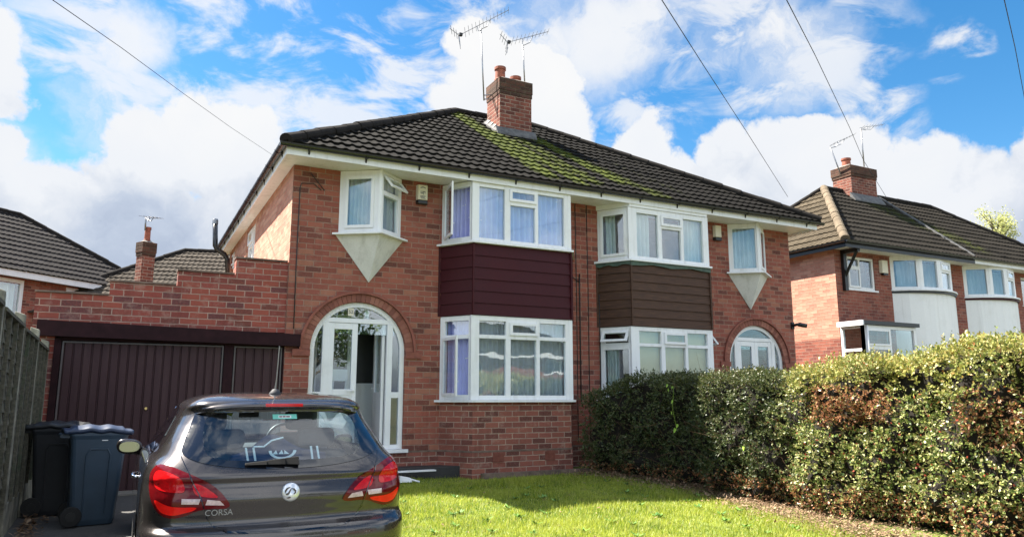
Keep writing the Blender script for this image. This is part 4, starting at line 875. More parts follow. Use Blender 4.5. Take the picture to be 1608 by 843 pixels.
def bowbay(x0, x1, dcol):
    pts = bow(x0, x1, .55); mb = MB(); prismz(mb, pts+[(x1, NY+.02), (x0, NY+.02)], -.5, 3.96); mb.build('rendered_bay', 'render_white', N_, uv=False)
    mb = MB(); o = [(x, NY-(NY-y)*1.08-.03) for x, y in pts]; prismz(mb, o+[(x1+.03, NY+.02), (x0-.03, NY+.02)], 3.962, 4.02); mb.build('tile_course', dcol, N_)
    k5 = [pts[0], pts[2], pts[4], pts[6], pts[8]]; fr = MB(); jobs = []
    for k in range(4):
        f = Face(k5[k], k5[k+1]); w_ = f.W
        cells = [(4.14, 4.90, 'f')] if k != 2 else [(4.14, 4.60, 'f'), (4.68, 4.86, 'c')]
        window(fr, f, 4.062, 5.0, [(.10, w_-.10, cells)], jobs)
    p_ = fr.build('bay_window', 'upvc', N_); do_panes(jobs, p_)
    mb = MB(); o = [(x, NY-(NY-y)*1.15-.05) for x, y in pts]; prismz(mb, o+[(x1+.05, NY+.03), (x0-.05, NY+.03)], 4.022, 4.06); mb.build('sill', 'upvc', p_)
    mb = MB(); prismz(mb, [(x, y+.03) for x, y in pts]+[(x1, NY+.02), (x0, NY+.02)], 4.98, 5.019); mb.build('bay_head', 'upvc', N_)
bowbay(16.98, 19.76, 'black'); bowbay(20.32, 22.86, 'maroon')
for i, (x0, x1, lab) in enumerate(((17.2, 19.5, 'pale curtain filling the left curved bay of the neighbour house'), (20.5, 22.7, 'pale curtain filling the right curved bay of the neighbour house'))):
    curtain(Face((x0, NY+.0), (x1, NY+.0)), 0, x1-x0, 4.1, 4.95, -.02, 'net', 'curtain', lab, 14, .04)
mb = MB(); mb.box(14.96, 15.08, 2.30, 2.398, 3.9, 5.0).box(14.97, 15.07, 1.86, 2.3, 4.90, 5.0); mb.tube([(15.02, 2.33, 4.30), (15.02, 1.92, 4.93)], .05, 4); mb.build('timber_bracket', 'black', N_)
# porch
mb = MB(); mb.box(14.66, 16.9, 1.62, 2.39, 2.93, 3.03); mb.build('porch_roof', 'black', N_); mb = MB(); mb.box(14.60, 14.655, 1.6, 2.39, 2.90, 3.03); mb.build('porch_fascia', 'upvc', N_)
fr = MB(); jobs = []; window(fr, Face((14.72, 2.38), (14.72, 1.70)), 1.2, 2.92, [(.07, .61, [(1.3, 2.25, 'f'), (2.32, 2.84, 'f')])], jobs); window(fr, Face((14.72, 1.70), (16.84, 1.70)), 1.2, 2.92, [(.14, 1.0, [(1.3, 2.3, 'f'), (2.42, 2.8, ('c', 0))]), (1.08, 2.02, [(1.3, 2.84, 'f')])], jobs)
p_ = fr.build('porch_window', 'upvc', N_); do_panes(jobs, p_)
mb = MB(); mb.box(14.74, 16.82, 1.72, 2.39, -.5, 1.19); mb.build('porch_wall', 'brick_near', N_, uv=True)
mb = MB(); mb.tube([(14.85, 1.68, 2.9), (14.85, 1.68, .0)], .035, 8); mb.build('drainpipe', 'upvc', N_, smooth=True)
mb = MB(); mb.box(14.4, 14.70, 1.9, 2.2, 2.0, 2.12).box(14.5, 14.62, 2.0, 2.2, 1.7, 2.0); mb.build('rain_hopper', 'concrete', N_)
H = H_save
t = thing('alarm_box', 'pale alarm box between the window and left curved bay of the neighbour house', 'alarm box', (16.65, NY, 4.5)); mb = MB(); mb.prism([(16.50, NY-.003), (16.53, NY-.09), (16.77, NY-.09), (16.80, NY-.003)], 4.50, 4.86, lambda u, v, h: (u, v, h)); mb.build('box_cover', 'cream', t, bevel=.01)
mb = MB(); mb.box(16.56, 16.74, NY-.095, NY-.02, 4.44, 4.495); mb.build('strobe', 'black', t)
yn = 4.8; q = lambda a, b, y=yn: hitp(a, b, 'y', y)
aerial('tv_aerial', 'upright TV aerial above the neighbour chimney', q(1357, 262), q(1352, 202), q(1350, 201), q(1387, 196, 4.4), 8, refl=False, mast_r=.022)
aerial('tv_aerial', 'leaning TV aerial on the left of the neighbour chimney', q(1329, 296), q(1304, 232), q(1303, 229), q(1342, 211, 4.4), 8, refl=False, mast_r=.022)
# local-frame houses
LOCAL = set()
_b = MB.build
def build_local(s, name, m=None, parent=None, **k):
    o = _b(s, name, m, parent, **k)
    r = parent
    while r is not None and r.parent: r = r.parent
    if r is not None and r.name in LOCAL: o.matrix_parent_inverse = Matrix()
    return o
MB.build = build_local
def local_thing(name, label, cat, loc, rz, group=None):
    t = thing(name, label, cat, loc, group); t.rotation_euler = (0, 0, rz); LOCAL.add(t.name); return t
th = math.atan2(.69, .72); L1 = local_thing('semi_detached_house', 'far brick house on the left with dark tiled roof above the garage parapet', 'house', (-2.74, 16.43, 0), th)
mb = MB(); wall_y(mb, -14, 1.45, -.6, 4.47, 0, .25, [(-5.55, -3.05, 3.3, 4.3), (-1.6, 1.3, 3.42, 4.3)]); wall_x(mb, 1.2, 1.452, .002, 5.7, -.6, 4.47, []); mb.build('wall', 'brick', L1, uv=True)
mb = MB(); mb.box(-14, 1.98, -.35, -.02, 4.48, 4.50).box(-14, 1.98, -.38, -.352, 4.44, 4.62); mb.build('fascia', 'upvc', L1)
mb = MB(); mb.box(-13, 1.1, 1.5, 1.6, 0, 4.4); mb.build('inner_wall', 'room', L1)
hip_roof(-14.5, 2.0, -.42, 6.08, 4.62, 7.02, ('tile_grey',)*4, L1)
ridge_run((2.0, -.42, 4.66), (-1.25, 2.83, 7.04), 'tile_ridge', L1, name='hip_tiles'); ridge_run((-1.25, 2.83, 7.04), (-11.2, 2.83, 7.04), 'tile_ridge', L1)
flatwin(-5.6, -3.0, 3.3, 4.42, -.03, [(.1, .82, [(3.4, 4.32, 'f')]), (.9, 1.7, [(3.4, 4.32, 'f')]), (1.78, 2.5, [(3.4, 4.32, 'f')])], L1)
flatwin(-1.6, 1.3, 3.42, 4.42, -.03, [(.1, .85, [(3.55, 4.3, 'f')]), (.95, 1.85, [(3.55, 4.3, 'f')]), (1.95, 2.8, [(3.55, 4.3, 'f')])], L1)
mb = MB()
for x0, x1 in ((-5.5, -3.1), (-1.5, 1.2)): mb.grid(lambda a, b, x0=x0, x1=x1: (lerp(x0, x1, a), .2+.04*math.sin(a*60), lerp(3.35, 4.35, b)), 120, 1)
mb.build('blind', 'curtain_white', L1, smooth=True, fix=False)
ck = chimney(-.17, .17, -.14, .14, 1.5, 5.72, None, [(0, 0, .075, .38)], corb=.025); ck.parent = None
cg = thing('chimney_stack', 'slim brick chimney with one tall pot rising behind the garage parapet', 'chimney', (0, 0, 0)); cw = hitat(229, 400, 19.5); ck.parent = cg; ck.matrix_parent_inverse = Matrix(); cg.location = (cw.x, cw.y, 0); cg.rotation_euler = (0, 0, .5)
zt = hitat(229, 381, 19.5).z; cg.location.z = zt-5.72
s_ = .9; a0, a1 = hitat(228, 362, 19.5), hitat(229, 341, 19.5)
aerial('tv_aerial', 'tiny TV aerial on the slim chimney behind the garage', a0, a1, a1, hitat(249, 342, 19.0), 4, refl=False, mast_r=.02)
pk = hitat(291, 394, 27); L2 = local_thing('house', 'far house roof in brown tiles showing between slim chimney and flue', 'house', (pk.x, pk.y, 0), R(-14))
hip_roof(-4.2, 12, -4.2, 4.2, pk.z-2.8, pk.z, ('tile_mid',)*4, L2); mb = MB(); mb.box(-3.8, 11.6, -3.8, 3.8, -.6, pk.z-2.75); mb.build('wall', 'brick', L2, uv=True); ridge_run((-4.2, -4.2, pk.z-2.76), (0, 0, pk.z+.02), 'tile_ridge', L2, name='hip_tiles'); ridge_run((0, 0, pk.z+.02), (7.8, 0, pk.z+.02), 'tile_ridge', L2)
# far right roof
fr_ = hitat(1606, 382, 42); L3 = local_thing('house', 'distant brown tiled roof at the right edge beyond the birch', 'house', (fr_.x, fr_.y, 0), R(-10))
hip_roof(-2.2, 12, -3.5, 3.5, fr_.z-2.4, fr_.z+.1, ('tile_brown',)*4, L3); mb = MB(); mb.box(-1.9, 11.6, -3.2, 3.2, -1, fr_.z-2.35); mb.build('wall', 'brick_near', L3, uv=True)
# house over the road (seen in the window and car reflections)
L4 = local_thing('semi_detached_house', 'brick house across the road behind the camera, seen only mirrored in the window glass', 'house', (27, -46, 0), math.pi)
mb = MB(); wall_y(mb, -7, 7, -.6, 4.5, 0, .25, [(-5.5, -3, .9, 2.3), (-5.5, -3, 3.2, 4.3), (3, 5.5, .9, 2.3), (3, 5.5, 3.2, 4.3), (-2.2, -1, -.3, 2.1), (1, 2.2, -.3, 2.1)]); wall_x(mb, -7.002, -6.76, .002, 7, -.6, 4.5, []); wall_x(mb, 6.76, 7.002, .002, 7, -.6, 4.5, []); mb.build('wall', 'brick_near', L4, uv=True)
hip_roof(-7.4, 7.4, -.5, 7.5, 4.6, 7.6, ('tile_grey',)*4, L4); mb = MB(); mb.box(-7.4, 7.4, -.53, -.5, 4.42, 4.62).box(-7.4, 7.4, -.5, 0, 4.5, 4.52); mb.build('fascia', 'upvc', L4); mb = MB(); mb.box(-6.5, 6.5, 1.2, 1.3, 0, 4.4); mb.build('inner_wall', 'room', L4)
for x in (-5.5, 3): 
    flatwin(x, x+2.5, .9, 2.3, .03, [(.08, .8, [(.98, 2.22, 'f')]), (.86, 1.64, [(.98, 2.22, 'f')]), (1.7, 2.42, [(.98, 2.22, 'f')])], L4); flatwin(x, x+2.5, 3.2, 4.3, .03, [(.08, .8, [(3.28, 4.22, 'f')]), (.86, 1.64, [(3.28, 4.22, 'f')]), (1.7, 2.42, [(3.28, 4.22, 'f')])], L4)
for x in (-2.2, 1.0): mb = MB(); mb.box(x, x+1.2, .05, .1, -.3, 2.1); mb.build('door', 'upvc', L4)
# ================================================================== TREES
def tree(name, label, base, h, cr, cz, m, n=9000, leaf=.09, squash=1.0, dens=.9, nb=26):
    t = thing(name, label, 'tree', base); rr = np.random.default_rng(int(abs(base[0]*100))); B = Vector(base); mb = MB(); mb.tube([B, B+Vector((.05, 0, h*.35)), B+Vector((-.05, .05, h*.8))], h*.02, 10, h*.006)
    tips = []
    for k in range(nb):
        a = rr.uniform(0, 6.28); e = rr.uniform(-.6, 1.2); r_ = cr*rr.uniform(.55, 1.0); c = B+Vector((math.cos(a)*math.cos(e)*r_, math.sin(a)*math.cos(e)*r_, cz+math.sin(e)*r_*squash)); st = B+Vector((0, 0, max(h*.3, c.z-B.z-cr*.9)))
        mid = st.lerp(c, .5)+Vector((0, 0, cr*.08)); mb.tube([st, mid, c], h*.006, 6, h*.0015, cap=False); tips += [c, mid.lerp(c, .5)]
    mb.build('trunk', 'bark', t)
    T_ = np.array([tuple(c) for c in tips]); k = rr.integers(0, len(T_), n); Pp = T_[k]+rr.normal(0, cr*.17, (n, 3)); D = rr.normal(0, 1, (n, 3)); D[:, 2] -= .3; D /= np.linalg.norm(D, axis=1)[:, None]; U = np.cross(D, rr.normal(0, 1, (n, 3))); U /= np.linalg.norm(U, axis=1)[:, None]
    o = scatter_mesh('crown', Pp, D, U, rr.uniform(leaf*.6, leaf*1.3, n), rr.uniform(leaf*.4, leaf*.8, n), m, nseg=1); o.parent = t; o.matrix_parent_inverse = Matrix.Translation(-Vector(base)); return t
M['bark'] = simple('bark', (.12, .10, .08), .9, var=.4, scale=10, bump=.8)
M['birch'] = leafmat('birch_leaves', [(0, (.30, .34, .10)), (.5, (.48, .50, .18)), (1, (.62, .60, .26))], .6, .5)
M['leaf'] = leafmat('tree_leaves', [(0, (.04, .09, .02)), (.5, (.09, .16, .03)), (1, (.20, .24, .06))], .5, .35)
bt = hitat(1563, 368, 40); tree('birch_tree', 'yellow-green birch crown showing above the neighbour roof', (bt.x, bt.y, -.3), bt.z+1.6, 1.15, bt.z+.3, 'birch', 2600, .11, 1.25)
tree('broadleaf_tree', 'leafy tree across the road, seen only mirrored in the porch glass', (7.5, -32, -.5), 9, 2.8, 5.8, 'leaf', 9000, .22)
# ================================================================== HEDGE
def hpatch(t, c, geo, ob):
    x, y, z = t.sep(ob); rp = geo.outputs['Random Per Island']
    def gg(y0, z0, sy, sz): return t.m('ADD', t.m('POWER', t.m('DIVIDE', t.m('SUBTRACT', y, y0), sy), 2.), t.m('POWER', t.m('DIVIDE', t.m('SUBTRACT', z, z0), sz), 2.))
    nn = t.m('MULTIPLY', t.m('SUBTRACT', t.noise(ob, 4.5, 4, .6), .5), 2.2)
    g1 = t.rng(t.m('ADD', gg(-5.25, .98, .62, .26), nn), 1.25, .45, 0, .85); g2 = t.rng(t.m('ADD', gg(-6.9, .85, .45, .35), nn), 1.1, .4, 0, .6)
    brown = t.ramp(t.m('FRACT', t.m('MULTIPLY', rp, 17.)), [(0, (.16, .075, .035)), (.5, (.30, .13, .06)), (.8, (.42, .18, .08)), (1, (.42, .30, .16))])
    k = t.m('MAXIMUM', g1, g2); k = t.m('MAXIMUM', k, t.rng(t.m('ADD', z, t.m('MULTIPLY', nn, .12)), .12, -.04, 0, .5))
    sel = t.m('LESS_THAN', t.m('FRACT', t.m('MULTIPLY', rp, 53.)), k)
    c = t.mix(t.m('MULTIPLY', t.m('GREATER_THAN', t.m('FRACT', t.m('MULTIPLY', rp, 91.)), .965), 1.), c, (.33, .06, .035))
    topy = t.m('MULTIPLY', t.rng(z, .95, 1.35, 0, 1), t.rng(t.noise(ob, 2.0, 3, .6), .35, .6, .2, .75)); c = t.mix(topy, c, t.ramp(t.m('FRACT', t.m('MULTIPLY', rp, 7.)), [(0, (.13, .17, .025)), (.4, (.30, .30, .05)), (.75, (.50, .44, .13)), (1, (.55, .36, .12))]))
    c = t.mix(t.rng(t.m('ADD', y, t.m('MULTIPLY', nn, .5)), -4.7, -3.9, 0, .80), c, (.024, .042, .015))  # leaves near the house darkened, shade put into their colour
    return t.mix(sel, c, brown)
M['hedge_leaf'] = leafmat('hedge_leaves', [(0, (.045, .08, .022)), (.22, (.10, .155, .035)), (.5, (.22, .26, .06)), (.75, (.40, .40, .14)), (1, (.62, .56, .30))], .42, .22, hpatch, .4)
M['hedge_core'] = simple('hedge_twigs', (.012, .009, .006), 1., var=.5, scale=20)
def hedge():
    t = thing('hedge', 'tall clipped evergreen hedge with a brown patch, running from the house to the right foreground', 'hedge', (5.9, -4.5, -.3))
    Y0, Y1, WD = -.72, -10.5, 1.35
    def surf(a, b, off=0.):       # a along, b around 0..1: left face up, top, right face
        y = lerp(Y0, Y1, a); h = hedge_h(y); xl = hedge_x(y)+.03*math.sin(y*7); zb = lawn_z(min(xl, 5.8), y)+.02; L = (h-zb)
        tot = 2*L+WD; s = b*tot; rr_ = .22
        bul = .06*math.sin(y*3.7+1)+.05*math.sin(y*8.3+s*5)+.045*math.sin(s*9-y*4)+.03*math.sin(y*17+s*13)
        if s < L: z = zb+s; x = xl-.0; nx, nz = -1, 0
        elif s < L+WD: z = h; x = xl+(s-L); nx, nz = 0, 1
        else: z = h-(s-L-WD); x = xl+WD; nx, nz = 1, 0
        # round corners
        dxl = x-xl; dz = h-z; cxr = min(dxl, WD-dxl)
        if cxr < rr_ and dz < rr_:
            vx, vz = rr_-cxr, rr_-dz; m_ = max(vx, vz, 1e-6); l_ = math.hypot(vx, vz); k_ = m_/l_ if l_ > 0 else 1
            sx = -1 if dxl < WD/2 else 1; x += -sx*(vx-vx*k_); z -= (vz-vz*k_); nx, nz = sx*vx/max(l_, 1e-6), vz/max(l_, 1e-6)
        low = max(0, 1-(z-zb)/.35); inset = .14*low*low
        return Vector((x+nx*(bul+off)-(-inset if nx < 0 else 0), y, z+nz*(bul*.6+off))), Vector((nx, 0, nz))
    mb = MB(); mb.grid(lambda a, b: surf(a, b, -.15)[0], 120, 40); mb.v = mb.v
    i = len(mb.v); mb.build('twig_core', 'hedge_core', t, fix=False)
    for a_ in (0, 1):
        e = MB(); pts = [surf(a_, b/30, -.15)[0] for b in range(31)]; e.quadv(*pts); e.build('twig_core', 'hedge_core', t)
    ns, q = 21000, 7; Ps = np.zeros((ns, 3)); Ns = np.zeros((ns, 3)); A = rng.uniform(0, .83, ns); Bq = rng.uniform(0, .72, ns)
    for k in range(ns):
        if k < 700: Ps[k] = (rng.uniform(4.62, 5.9), -.72+rng.uniform(-.05, .05), rng.uniform(-.1, 1.12)); Ns[k] = (0, 1, 0)
        else:
            p_, n_ = surf(A[k], Bq[k], .0-abs(rng.normal(0, .07))); Ps[k] = p_; Ns[k] = n_
    gap = np.sin(Ps[:, 1]*5.3+Ps[:, 2]*4+np.sin(Ps[:, 1]*13)*.8)*np.sin(Ps[:, 2]*9.1-Ps[:, 1]*3.3+1+np.sin(Ps[:, 2]*17)*.7)*np.cos(Ps[:, 0]*6+Ps[:, 1]*1.7)
    keep = (gap < .34) | (rng.uniform(0, 1, ns) < .30) | (Ps[:, 2] > 1.3); Ps, Ns = Ps[keep], Ns[keep]; ns = len(Ps)
    dirs = Ns*.8+rng.normal(0, .55, (ns, 3))+np.array([0, 0, .35]); dirs /= np.linalg.norm(dirs, axis=1)[:, None]; SL_ = rng.uniform(.05, .13, ns)
    PP, DD, UU, LL, WW = [], [], [], [], []
    for j in range(q):
        t_ = (j+.5)/q; perp = rng.normal(0, 1, (ns, 3)); perp -= dirs*np.sum(perp*dirs, axis=1)[:, None]; perp /= np.linalg.norm(perp, axis=1)[:, None]
        d_ = dirs*(.35+.5*t_)+perp*(1.1-.6*t_); d_ /= np.linalg.norm(d_, axis=1)[:, None]; u_ = np.cross(d_, dirs*.8+rng.normal(0, .35, (ns, 3))); u_ /= np.linalg.norm(u_, axis=1)[:, None]+1e-9
        l_ = rng.uniform(.026, .048, ns)*(1.1-.3*t_); PP.append(Ps+dirs*(SL_*t_)[:, None]); DD.append(d_); UU.append(u_); LL.append(l_); WW.append(l_*rng.uniform(.48, .66, ns))
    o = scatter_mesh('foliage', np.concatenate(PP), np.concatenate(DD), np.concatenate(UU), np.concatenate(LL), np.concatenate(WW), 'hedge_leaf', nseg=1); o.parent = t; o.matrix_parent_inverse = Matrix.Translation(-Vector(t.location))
    mb = MB()
    for k in range(520):
        a = rng.uniform(0, .8); b = rng.uniform(0, .22) if k < 380 else rng.uniform(.1, .36); p_, n_ = surf(a, b, -.08); d = Vector(rng.normal(0, .5, 3))+n_*.6+Vector((0, 0, .5)); L = rng.uniform(.08, .28); m_ = p_+d*L*.5+Vector(rng.normal(0, .015, 3)); mb.tube([p_-d*.04, m_, p_+d*L], .0028, 4, .001, cap=False)
    mb.build('twigs', 'twig', t)
M['twig'] = simple('dry_twig', (.20, .12, .07), .9, var=.3)
hedge()
# weeds / broad leaves on the hedge
mt, t_ = mat('bindweed'); t_.P('Base Color', (.30, .48, .06)); t_.P('Roughness', .5); M['bindweed'] = mt
tw = thing('climbing_weed', 'bright lime heart-shaped climber leaves on the shaded part of the hedge', 'climbing plant', (5.2, -1.6, .9)); mb = MB()
for (px, py) in ((1058, 608), (1052, 612), (1058, 630), (1057, 648), (1066, 668), (1062, 675), (1170, 703), (1050, 605)):
    c = hitp(px, py, 'x', 5.12); s_ = random.uniform(.025, .05); a = random.uniform(-.6, .6); e1 = Vector((.25, math.cos(a), math.sin(a)*.8)).normalized(); e2 = Vector((.1, -math.sin(a), math.cos(a))).normalized()
    mb.quadv(*[c+e1*(s_*u)+e2*(s_*v)-Vector((.03, 0, 0)) for u, v in ((0, -1.1), (.55, -.5), (.85, .3), (.5, .75), (0, .5), (-.5, .75), (-.85, .3), (-.55, -.5))])
mb.build('leaves', 'bindweed', tw)
mb = MB(); mb.tube([hitp(1058, 606, 'x', 5.1), hitp(1056, 640, 'x', 5.08), hitp(1063, 676, 'x', 5.1)], .0014, 5); mb.build('stem', 'bindweed', tw)
# ================================================================== FENCE
F = thing('garden_fence', 'weathered mossy overlap fence between concrete posts along the left of the driveway', 'fence', (-2.95, -3, -.4))
py_ = [-7.0, -5.55, -4.10, -2.66, -1.28, -.02]; zt_ = [2.05, 1.99, 1.93, 1.88, 1.845, 1.80]
for y, z in zip(py_, zt_):
    mb = MB(); x = -2.97; g = gz(0, y)-.3; mb.hexa([(x-.055, y-.05, g), (x+.055, y-.05, g), (x+.055, y+.05, g), (x-.055, y+.05, g), (x-.05, y-.045, z), (x+.04, y-.045, z-.03), (x+.04, y+.045, z-.03), (x-.05, y+.045, z)]); mb.build('post', 'post', F, bevel=.012)
for k in range(5):
    ya, yb = py_[k]+.055, py_[k+1]-.055; g = gz(0, (ya+yb)/2); tz0, tz1 = zt_[k]-.15, zt_[k+1]-.13; mb = MB(); nb_ = 15; h0 = g+.30
    for j in range(nb_):
        a, b = j/nb_, (j+1.22)/nb_; z0a, z0b = lerp(h0, tz0-.03, a), lerp(h0, tz1-.03, a); z1a, z1b = lerp(h0, tz0-.03, min(1, b)), lerp(h0, tz1-.03, min(1, b)); wv = [random.uniform(-.008, .008) for _ in range(5)]; n = 4
        for i in range(n):
            u0, u1 = i/n, (i+1)/n; yy0, yy1 = lerp(ya, yb, u0), lerp(ya, yb, u1)
            mb.hexa([(-2.965+.012, yy0, lerp(z0a, z0b, u0)+wv[i]), (-2.965+.012, yy1, lerp(z0a, z0b, u1)+wv[i+1]), (-2.973, yy1, lerp(z0a, z0b, u1)+wv[i+1]), (-2.973, yy0, lerp(z0a, z0b, u0)+wv[i]),
                     (-2.985+.004, yy0, lerp(z1a, z1b, u0)), (-2.985+.004, yy1, lerp(z1a, z1b, u1)), (-2.992, yy1, lerp(z1a, z1b, u1)), (-2.992, yy0, lerp(z1a, z1b, u0))])
    for yy in (ya+.03, ya+(yb-ya)*.33, ya+(yb-ya)*.66, yb-.03): tt = (yy-ya)/(yb-ya); mb.box(-2.955, -2.925, yy-.02, yy+.02, h0-.01, lerp(tz0, tz1, tt)-.03)
    mb.build('panel', 'fence', F)
    mb = MB(); mb.hexa([(-3.0, ya, tz0-.03), (-2.915, ya, tz0-.03), (-2.915, yb, tz1-.03), (-3.0, yb, tz1-.03), (-3.0, ya, tz0+.005), (-2.915, ya, tz0+.0), (-2.915, yb, tz1), (-3.0, yb, tz1+.005)]); mb.build('capping', 'fence', F)
    mb = MB(); mb.box(-2.99, -2.945, ya, yb, g-.2, h0-.012); mb.build('gravel_board', 'post', F)
n = 900; yy = rng.uniform(-6, -.3, n); Pp = np.stack([-2.85+np.abs(rng.normal(0, .10, n)), yy, np.array([gz(0, v) for v in yy])+rng.uniform(.0, .05, n)], 1); D = rng.normal(0, 1, (n, 3)); D[:, 2] *= .3; D /= np.linalg.norm(D, axis=1)[:, None]; U = np.cross(D, [0, 0, 1.]); U /= np.linalg.norm(U, axis=1)[:, None]
tag(scatter_mesh('leaf_litter', Pp, D, U, rng.uniform(.03, .09, n), rng.uniform(.015, .045, n), 'litter', nseg=1), 'dry fallen leaves along the foot of the fence', 'leaf litter', kind='stuff')
# ================================================================== BINS
M['bin_blue'] = simple('slate_blue_bin_plastic', (.030, .055, .085), .45, var=.15, scale=6); M['bin_lid'] = simple('blue_bin_lid', (.018, .034, .075), .45, var=.15); M['bin_dark'] = simple('charcoal_bin_plastic', (.014, .016, .02), .5, var=.2)
def wheelie(loc, rz, label, body, lid):
    t = local_thing('wheelie_bin', label, 'bin', loc, rz, 'wheelie bins in front of the garage'); mb = MB()
    lv = [(0.0, .19, .19), (.05, .205, .20), (.5, .235, .225), (.80, .255, .25), (.86, .262, .256), (.90, .275, .27), (.93, .275, .27)]; rings = []; i = 0
    for z, a, b in lv:
        for (sx, sy) in ((1, 1), (-1, 1), (-1, -1), (1, -1)):
            for q in range(4):
                ang = {(1, 1): 0, (-1, 1): 90, (-1, -1): 180, (1, -1): 270}[(sx, sy)]+q*30; r_ = .045; mb.v.append((sx*(a-r_)+r_*math.cos(R(ang)), sy*(b-r_)+r_*math.sin(R(ang)), z))
    for k in range(len(lv)-1):
        for j in range(16): mb.f.append((k*16+j, k*16+(j+1) % 16, (k+1)*16+(j+1) % 16, (k+1)*16+j))
    mb.f.append(tuple(range(16))[::-1]); n0 = (len(lv)-1)*16; mb.f.append(tuple(range(n0, n0+16)))
    mb.build('body', body, t, bevel=.004)
    for sy in (-1, 1):                                   # raised side panel outline
        mb = MB(); yq = lambda z: sy*(np.interp(z, [x[0] for x in lv], [x[2] for x in lv])+.003)
        path = [(-.10, .12), (-.11, .70), (-.08, .76), (.08, .76), (.11, .70), (.10, .12)]
        for (x0, z0), (x1, z1) in zip(path[:-1], path[1:]): mb.tube([(x0, yq(z0), z0), (x1, yq(z1), z1)], .008, 6)
        mb.build('side_rib', body, t)
    mb = MB(); mb.grid(lambda a, b: (lerp(-.33, .31, a), lerp(-.29, .29, b), .955+.045*math.sin(math.pi*min(1, max(0, b)))**.5*(1 if .12 < a < .9 else .4)+.018*(math.exp(-((a-.38)/.09)**2)+math.exp(-((a-.66)/.09)**2))-.02*a), 30, 14)
    l_ = mb.build('lid', lid, t, smooth=True, fix=True); s = l_.modifiers.new('solid', 'SOLIDIFY'); s.thickness = .035; s.offset = -1
    mb = MB(); mb.tube([(-.34, -.22, .90), (-.34, .22, .90)], .018, 10); 
    for y in (-.2, .2): mb.box(-.34, -.25, y-.02, y+.02, .88, .92)
    mb.build('handle', body, t)
    for sy in (-1, 1): mb = MB(); mb.lathe([(.04, -.025), (.095, -.025), (.10, -.01), (.10, .01), (.095, .025), (.04, .025)], (-.20, sy*.235, .10), 20, 'y'); wv = mb.build('wheel', 'rubber', t); b2 = MB(); b2.lathe([(.045, -.03), (.045, .03)], (-.20, sy*.235, .10), 14, 'y'); b2.build('hub', 'black', wv)
    mb = MB(); mb.tube([(-.20, -.23, .10), (-.20, .23, .10)], .012, 8); mb.build('axle', 'black', t)
    mb = MB(); mb.box(.02, .075, -.259, -.249, .845, .853); mb.build('stamp', 'upvc', t)
wheelie((-2.24, -1.93, gz(0, -1.93)+.006), R(6), 'slate-blue wheelie bin with a bright blue lid, nearer the car', 'bin_blue', 'bin_lid')
wheelie((-2.60, -1.22, gz(0, -1.2)+.006), R(-6), 'charcoal wheelie bin squeezed between the fence and the blue-lidded bin', 'bin_dark', 'bin_dark')
# ================================================================== CABLES
def overhead(pts, ts, label):
    P3 = [hitat(px, py, t_) for (px, py), t_ in zip(pts, ts)]; P3 = [P3[0]+(P3[0]-P3[1])*.9]+P3
    mb = MB(); mb.tube(P3, .0055, 6); tag(mb.build('overhead_cable', 'cable', smooth=True), label, 'cable', 'overhead telephone cables')
overhead([(82, 0), (190, 75), (285, 145), (362, 200), (436, 249)], [8, 11, 15, 20, 26], 'overhead cable crossing the sky at the left down to the eaves of the main house')
overhead([(1039, 0), (1104, 102), (1171, 205), (1237, 309)], [8, 11, 15, 20], 'overhead cable right of centre, dropping behind the right hip of the main roof')
overhead([(1235, 0), (1279, 85), (1334, 200), (1356, 252), (1392, 310)], [8, 11, 16, 19, 22], 'overhead cable running down to the neighbour chimney')
overhead([(1577, 0), (1594, 75), (1608, 150), (1625, 260)], [8, 10, 12, 16], 'overhead cable at the far right edge of the sky')
# ================================================================== SMALL THINGS BY THE DOOR
mb = MB(); a, b = hitp(590, 742, 'y', -.55), hitp(683, 741, 'y', -.55); mb.box(a.x, b.x, -.60, -.50, -.02, .0); o = tag(mb.build('plastic_strip', 'upvc'), 'long white plastic strip lying on the ground before the door step', 'plastic strip'); o.location.z = a.z+.01
c = hitp(642, 749, 'y', -.75); mb = MB(); mb.hexa([(c.x-.17, -.85, c.z-.06), (c.x+.02, -.85, c.z-.06), (c.x+.02, -.7, c.z-.06), (c.x-.17, -.7, c.z-.06), (c.x-.15, -.83, c.z+.03), (c.x+.0, -.83, c.z+.0), (c.x+.0, -.72, c.z+.0), (c.x-.15, -.72, c.z+.03)]).tube([(c.x, -.77, c.z-.02), (c.x+.09, -.80, c.z-.05), (c.x+.13, -.84, c.z-.06)], .016, 8)
tag(mb.build('plastic_offcut', 'upvc', bevel=.01), 'broken white plastic piece lying on the grass edge beside the car', 'plastic offcut')
ct = thing('reflection_chair', 'white folding chair added behind the closed porch door leaf, standing in for a reflection', 'chair', (.85, .45, .29)); mb = MB()  # added chair stands in for white shapes reflected in the door glass
mb.tube([(.68, .55, .30), (.80, .45, .95), (.86, .45, 1.5)], .014, 8).tube([(1.0, .55, .30), (1.02, .45, .95), (1.04, .45, 1.5)], .014, 8).tube([(.72, .3, .30), (.84, .5, 1.3)], .014, 8).tube([(.98, .3, .3), (1.04, .5, 1.3)], .014, 8); mb.build('frame', 'upvc', ct)
mb = MB(); mb.box(.78, 1.05, .42, .46, 1.32, 1.5); mb.build('backrest', 'upvc', ct); mb = MB(); mb.hexa([(.74, .3, .78), (1.03, .3, .78), (1.05, .55, .74), (.78, .55, .74), (.74, .3, .81), (1.03, .3, .81), (1.05, .55, .77), (.78, .55, .77)]); mb.build('seat', 'upvc', ct)
